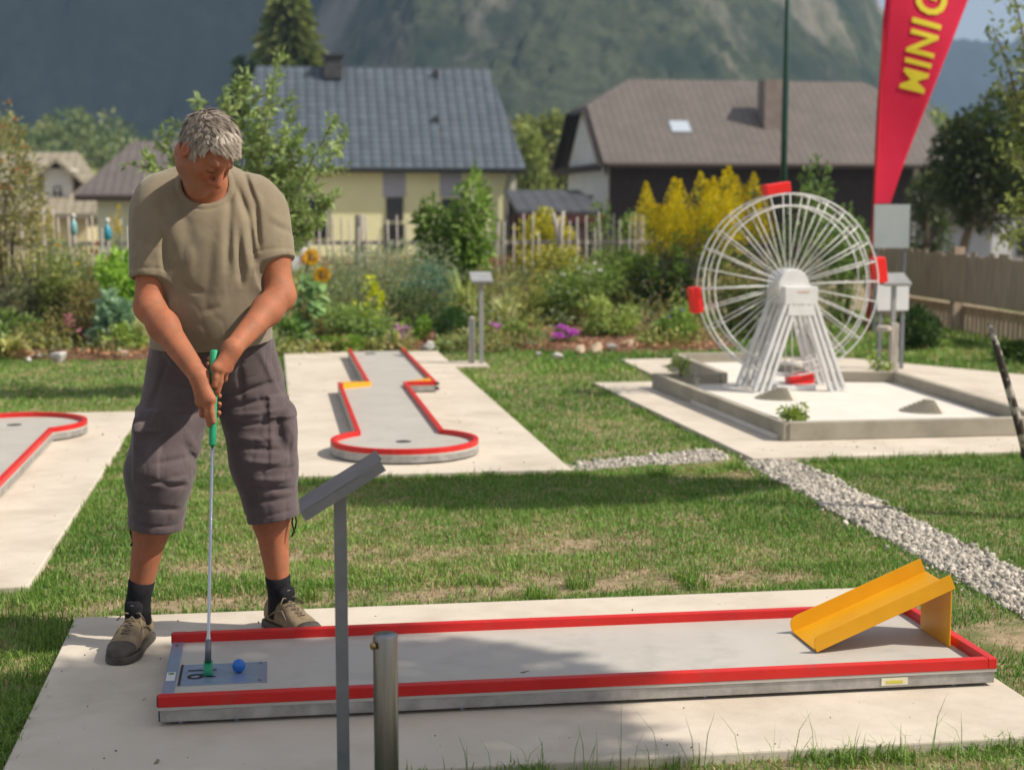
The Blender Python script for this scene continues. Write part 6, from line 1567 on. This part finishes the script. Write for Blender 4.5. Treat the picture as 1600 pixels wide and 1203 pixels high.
mm = MB(); mm.bx(xm2-.03, xm2+.03, Y5+1.52, Y5+1.547, c[2], a[2]); mm.bx(xm2-rw, xm2+rw, Y5+1.521, Y5+1.546, a[2]-rw-.03, a[2]-rw+.03); mm.build('glazing_bars', WR, wn)
MB().bx(d0[0]-.1, d1[0]+.1, Y5+1.45, Y5+1.59, d1[2]+.0, d1[2]+.14).build('sill', M('teal_sill', (.06, .18, .17), None), dm)
# small white house on the right
Y6 = 46.0
t = thing('house', (pix(1600, Y6), Y6+3, -1.5), 'small white house with a dark gable roof at the right edge', 'house')
a, c = pix(1549, Y6), pix(1760, Y6); ze, zr = Q(1549, 338, Y6)[2], Q(1655, 262, Y6)[2]; xm = (a+c)/2
gp = [(a, -1.6), (c, -1.6), (c, ze), (xm, zr-.15), (a, ze)]
raw('wall', *slabxz(gp, Y6, Y6+6), M('white_house_render', (.5, .52, .56), (.56, .58, .62), 1, .9), t)
rp = [(a-.5, ze-.25), (a-.5, ze-.05), (xm, zr+.1), (c+.5, ze-.05), (c+.5, ze-.25), (xm, zr-.12)]
raw('roof', *slabxz(rp, Y6-.4, Y6+6.4), M('dark_tiles', (.09, .075, .065), (.12, .1, .09), 3, .8), t)
window(t, 1590, 1622, 350, 400, Y6-.0, WF)
# white van
Y7 = 52.0; xv0, xv1 = pix(398, Y7), pix(481, Y7); zg = float(terrain_z(0, Y7)); zv = Q(440, 346, Y7)[2]
t = thing('van', ((xv0+xv1)/2, Y7+2, zg), 'white van parked behind the picket fence, mostly hidden by the man', 'van')
VW = M('white_car_paint', (.62, .64, .66), (.66, .68, .70), 2, .25, coat=.5)
sx_ = lambda x_, z_: (x_, z_)
prof = [(xv0, zg+.35), (xv1, zg+.35), (xv1+.02, zg+.9), (xv1-.04, zg+1.1), (xv1-.16, zv-.12), (xv1-.32, zv), (xv0+.32, zv), (xv0+.16, zv-.12), (xv0+.04, zg+1.1), (xv0-.02, zg+.9)]
vb = raw('body', *slabxz(prof, Y7, Y7+4.4), VW, t, bevel=.06)
MB().bx(xv0+.25, xv1-.25, Y7-.012, Y7-.002, zg+1.12, zv-.2).build('rear_window', GLASS, t, bevel=.004)
MB().bx(xv0+.05, xv1-.05, Y7-.10, Y7-.002, zg+.34, zg+.56).build('bumper', M('grey_bumper', (.09, .09, .1), None, rough=.6), t, bevel=.03)
for x in (xv0+.13, xv1-.13): MB().bx(x-.08, x+.08, Y7-.02, Y7-.003, zg+.75, zg+1.05).build('tail_light', M('tail_light', (.4, .02, .02), None, rough=.3), t)
for x in (xv0+.15, xv1-.15):
    for y in (Y7+.8, Y7+3.5): MB().tube([(x-.11, y, zg+.32), (x+.11, y, zg+.32)], .32, 18).build('wheel', BLACKP, t)
# orange brown low picket fence in front of the yellow house
Y8 = 50.0
t = thing('low_fence', (pix(650, Y8), Y8, -1.2), 'low orange brown picket fence in front of the yellow house', 'fence')
OW = M('orange_brown_wood', (.20, .085, .03), (.28, .13, .05), 6, .8)
zt_ = Q(600, 401, Y8)[2]; x = pix(488, Y8); xe = pix(812, Y8); zg = float(terrain_z(0, Y8))
for k in range(66):
    xx = x+(xe-x)*k/65; MB().bx(xx-.035, xx+.035, Y8-.012, Y8+.012, zg+.05, zt_+(.03 if k % 2 else 0)).build('picket', OW, t)
for z in (zt_-.2, zg+.25): MB().bx(x-.05, xe+.05, Y8+.013, Y8+.05, z-.04, z+.04).build('rail', OW, t)

# ================================================================== hills and far woods
def forest_mat(name, c1, c2, c3, rock=None, rockramp=(.55, .62), s=.12):
    m, nt, N, L, b = new_mat(name); tc = N.new('ShaderNodeTexCoord')
    n = N.new('ShaderNodeTexNoise'); n.inputs['Scale'].default_value = s; n.inputs['Detail'].default_value = 8; n.inputs['Roughness'].default_value = .7; L.new(tc.outputs['Object'], n.inputs['Vector'])
    r = N.new('ShaderNodeValToRGB'); e = r.color_ramp.elements; e[0].position, e[1].position = .36, .66; e[0].color = (*c1, 1); e[1].color = (*c2, 1); L.new(n.outputs['Fac'], r.inputs['Fac'])
    n2 = N.new('ShaderNodeTexNoise'); n2.inputs['Scale'].default_value = s*.16; n2.inputs['Detail'].default_value = 6; L.new(tc.outputs['Object'], n2.inputs['Vector'])
    mr = N.new('ShaderNodeMapRange'); mr.inputs['From Min'].default_value = .45; mr.inputs['From Max'].default_value = .65; L.new(n2.outputs['Fac'], mr.inputs['Value'])
    mx = N.new('ShaderNodeMix'); mx.data_type = 'RGBA'; mx.inputs['B'].default_value = (*c3, 1); L.new(mr.outputs['Result'], mx.inputs['Factor']); L.new(r.outputs['Color'], mx.inputs['A']); out = mx.outputs['Result']
    if rock:
        mp = N.new('ShaderNodeMapping'); mp.inputs['Scale'].default_value = (1, .35, .3); mp.inputs['Rotation'].default_value = (0, .25, 0); L.new(tc.outputs['Object'], mp.inputs['Vector'])
        n3 = N.new('ShaderNodeTexNoise'); n3.inputs['Scale'].default_value = .026; n3.inputs['Detail'].default_value = 9; n3.inputs['Roughness'].default_value = .62; n3.inputs['Distortion'].default_value = .6; L.new(mp.outputs['Vector'], n3.inputs['Vector'])
        r3 = N.new('ShaderNodeValToRGB'); e = r3.color_ramp.elements; e[0].position, e[1].position = rockramp; e[0].color = (0, 0, 0, 1); e[1].color = (1, 1, 1, 1); L.new(n3.outputs['Fac'], r3.inputs['Fac'])
        m2 = N.new('ShaderNodeMix'); m2.data_type = 'RGBA'; m2.inputs['B'].default_value = (*rock, 1); L.new(r3.outputs['Color'], m2.inputs['Factor']); L.new(out, m2.inputs['A']); out = m2.outputs['Result']
    L.new(out, b.inputs['Base Color']); b.inputs['Roughness'].default_value = .95; b.inputs['Specular IOR Level'].default_value = .1
    return m
def hill(name, label, X, Yg, fn, mat, rough, seed, jit=1.0):
    gx, gy = np.meshgrid(X, Yg); P = np.stack([gx.ravel(), gy.ravel()], 1); z = fn(P[:, 0], P[:, 1])
    rng = np.random.default_rng(seed)
    z = z+rough*((fbm(P, .016, 4, seed)-.5)*2.2+(rng.random(len(P))-.5)*.9)*np.clip(z/25, 0, 1)
    P = P+(rng.random(P.shape)-.5)*np.array([X[1]-X[0], Yg[1]-Yg[0]])*.5
    V = np.concatenate([P, z[:, None]], 1); nx, ny = len(X), len(Yg); i = (np.arange(ny-1)[:, None]*nx+np.arange(nx-1)[None]).ravel()
    tag(raw(name, V, np.stack([i, i+1, i+nx+1, i+nx], 1), mat, smooth=True, base=(float(X.mean()), float(Yg.mean()), 0)), label, 'hill', kind='structure')
def sst(a, b, v): t = np.clip((v-a)/(b-a), 0, 1); return t*t*(3-2*t)
hill('hill', 'dark forested mountainside filling the upper left', np.linspace(-620, 330, 240), np.linspace(560, 1250, 150),
     lambda x, y: np.maximum(-4, np.minimum(430, (y-560)*.28+(x+430)*1.02*sst(540, 760, y))*(1-sst(.13, .21, x/y))-6), forest_mat('shade_darkened_forest', (.006, .010, .010), (.018, .028, .024), (.010, .018, .016), s=.2), 7, 3)  # forest colour darkened to stand for the shade on this slope
hill('hill', 'rocky green mountainside behind the houses', np.linspace(-20, 520, 240), np.linspace(300, 780, 170),
     lambda x, y: np.interp(x/y*650, [-20, 20, 60, 120, 180, 219, 245, 256, 275, 293, 312, 345, 520], [20, 90, 165, 200, 190, 145, 116, 92, 54, 36, 22, 10, 2])*sst(300, 700, y)-3, forest_mat('rocky_forest', (.022, .034, .020), (.075, .085, .048), (.020, .032, .022), rock=(.21, .19, .16), rockramp=(.50, .68), s=.22), 5, 5)
hill('hill', 'far blue mountain under the sky at the top right', np.linspace(250, 1500, 140), np.linspace(1300, 2100, 60),
     lambda x, y: np.interp(x, [250, 500, 700, 850, 1000, 1500], [240, 225, 195, 188, 196, 200])*sst(1250, 1750, y)-3, forest_mat('far_forest', (.014, .024, .028), (.026, .042, .044), (.018, .03, .034), s=.05), 9, 7)
LG = 1.5
# wooded knoll on the left: reads as one mass
rng = np.random.default_rng(17); b = LeafBag(); tm = []
def knoll(x, y): return np.maximum(-2, 11.0*np.exp(-(((x+30)/22)**2+((y-235)/45)**2))-1.5)
X = np.linspace(-110, 60, 40); Yg = np.linspace(165, 300, 30)
hill('hill', 'green knoll under the far wood on the left', X, Yg, knoll, forest_mat('knoll_green', (.04, .07, .02), (.10, .13, .04), (.06, .09, .03)), .4, 9)
nt_ = 330
for k in range(nt_):
    x, y = rng.uniform(-75, 20), rng.uniform(178, 262); z = float(knoll(np.array([x]), np.array([y]))[0])
    if z < .5 and rng.random() < .5: continue
    r = rng.uniform(1.6, 3.0); P, D, tone = clumps((x, y, z+r*1.0), (r, r, r*1.1), 7, 70, rng, -.8, .4); tt = rng.random()
    b.leaves(P, D, 1.0+.5*rng.random(70), .6, .75*mixc((.04, .07, .02), (.09, .11, .03), np.array([tt]))[0], .75*mixc((.09, .135, .045), (.19, .20, .075), np.array([tt]))[0], rng, tone)
o = raw('distant_wood', np.concatenate(b.V), np.concatenate(b.F), LEAF, cols=np.concatenate(b.C)); tag(o, 'far off light green wood on the knoll above the left houses', 'wood', kind='stuff')
# a belt of far bushes and trees at the foot of the mountains
b = LeafBag()
for k in range(260):
    y = rng.uniform(120, 190); x = rng.uniform(-.2, .62)*y; r = rng.uniform(1.5, 3.2); z = -1.5
    P, D, tone = clumps((x, y, z+r), (r*1.2, r, r*1.1), 6, 55, rng, -.8, .4); tt = rng.random()
    b.leaves(P, D, .9+.5*rng.random(55), .55, .75*mixc((.03, .055, .018), (.07, .09, .03), np.array([tt]))[0], .75*mixc((.11, .16, .045), (.24, .25, .085), np.array([tt]))[0], rng, tone)
o = raw('distant_wood', np.concatenate(b.V), np.concatenate(b.F), LEAF, cols=np.concatenate(b.C)); tag(o, 'belt of far trees at the foot of the mountains', 'wood', kind='stuff')
# the air
hz = bpy.data.materials.new('haze'); hz.use_nodes = True; nth = hz.node_tree
for n_ in list(nth.nodes):
    if n_.type != 'OUTPUT_MATERIAL': nth.nodes.remove(n_)
pv = nth.nodes.new('ShaderNodeVolumePrincipled'); pv.inputs['Color'].default_value = (.46, .68, 1.0, 1); pv.inputs['Density'].default_value = .00034; pv.inputs['Anisotropy'].default_value = 0
nth.links.new(pv.outputs['Volume'], [n_ for n_ in nth.nodes if n_.type == 'OUTPUT_MATERIAL'][0].inputs['Volume'])
tag(MB().bx(-2700, 2700, -140, 3100, -8, 470).build('haze', hz), 'thin bluish air over the valley', 'haze', kind='stuff')
# ================================================================== camera, light, sky
cd = bpy.data.cameras.new('camera'); cam = bpy.data.objects.new('camera', cd); COL.objects.link(cam)
cd.sensor_fit = 'HORIZONTAL'; cd.sensor_width = 36; cd.lens = FPX*36/1600; cd.clip_start = .05; cd.clip_end = 9000
Rm = Matrix((RT, UPV, -FW)).transposed(); cam.matrix_world = Matrix.Translation((0, 0, CAMH)) @ Rm.to_4x4()
cd.dof.use_dof = True; cd.dof.focus_distance = 4.75; cd.dof.aperture_fstop = cd.lens/1000/.017
SC.camera = cam
SUN_EL, SUN_AZ = 46.0, 21.0          # elevation; degrees from +x towards the camera side
S = Vector((math.cos(math.radians(SUN_EL))*math.cos(math.radians(SUN_AZ)), -math.cos(math.radians(SUN_EL))*math.sin(math.radians(SUN_AZ)), math.sin(math.radians(SUN_EL))))
sl = bpy.data.lights.new('sun', 'SUN'); sl.energy = 5.0; sl.angle = math.radians(.55); sl.color = (1, .91, .77)
so_ = bpy.data.objects.new('sun', sl); COL.objects.link(so_); so_.rotation_euler = S.to_track_quat('Z', 'Y').to_euler(); so_.location = (20, -10, 30)
w = bpy.data.worlds.new('World'); SC.world = w; w.use_nodes = True
nt = w.node_tree; bg = nt.nodes['Background']; sk = nt.nodes.new('ShaderNodeTexSky'); sk.sky_type = 'NISHITA'; sk.sun_disc = False
sk.sun_elevation = math.radians(SUN_EL); sk.sun_rotation = math.radians(90+SUN_AZ); sk.air_density = .8; sk.dust_density = 3.0; sk.ozone_density = .3; sk.altitude = 500
cm = nt.nodes.new('ShaderNodeMix'); cm.data_type = 'RGBA'; tcw = nt.nodes.new('ShaderNodeTexCoord'); cn = nt.nodes.new('ShaderNodeTexNoise'); cn.inputs['Scale'].default_value = 2.2; cn.inputs['Detail'].default_value = 7; cr_ = nt.nodes.new('ShaderNodeMapRange'); cr_.inputs['From Min'].default_value = .35; cr_.inputs['From Max'].default_value = .62; cr_.inputs['To Min'].default_value = .15; cr_.inputs['To Max'].default_value = .8
nt.links.new(tcw.outputs['Generated'], cn.inputs['Vector']); nt.links.new(cn.outputs['Fac'], cr_.inputs['Value']); nt.links.new(cr_.outputs['Result'], cm.inputs['Factor']); nt.links.new(sk.outputs['Color'], cm.inputs['A']); cm.inputs['B'].default_value = (6.4, 6.2, 6.1, 1)
nt.links.new(cm.outputs['Result'], bg.inputs['Color']); bg.inputs['Strength'].default_value = .088
SC.view_settings.view_transform = 'Standard'; SC.view_settings.look = 'None'; SC.view_settings.exposure = .36; SC.view_settings.gamma = 1
SC.render.engine = 'CYCLES'; SC.cycles.use_denoising = True
SC.cycles.max_bounces = 6; SC.cycles.transparent_max_bounces = 8; SC.cycles.diffuse_bounces = 3; SC.cycles.glossy_bounces = 3; SC.cycles.volume_bounces = 0
SC.cycles.sample_clamp_indirect = 8

# things of a kind share a group
GROUPS = {'bush': 'bushes of the garden', 'plant': 'small plants of the garden', 'flowering plant': 'flowering plants of the bed', 'goldenrod': 'goldenrods in the bed', 'tree': 'trees around the course', 'house': 'houses behind the garden', 'fence': 'fences', 'sign': 'signs and boards', 'bollard': 'short posts beside the signs', 'minigolf lane': 'minigolf lanes', 'sunflower': 'sunflowers in the bed', 'grass clump': 'ornamental grasses', 'garden ornament': 'bottle ornaments in the bed', 'leaf': 'fallen leaves'}
for o in SC.objects:
    if o.parent is None and o.get('category') in GROUPS and not o.get('group'): o['group'] = GROUPS[o['category']]
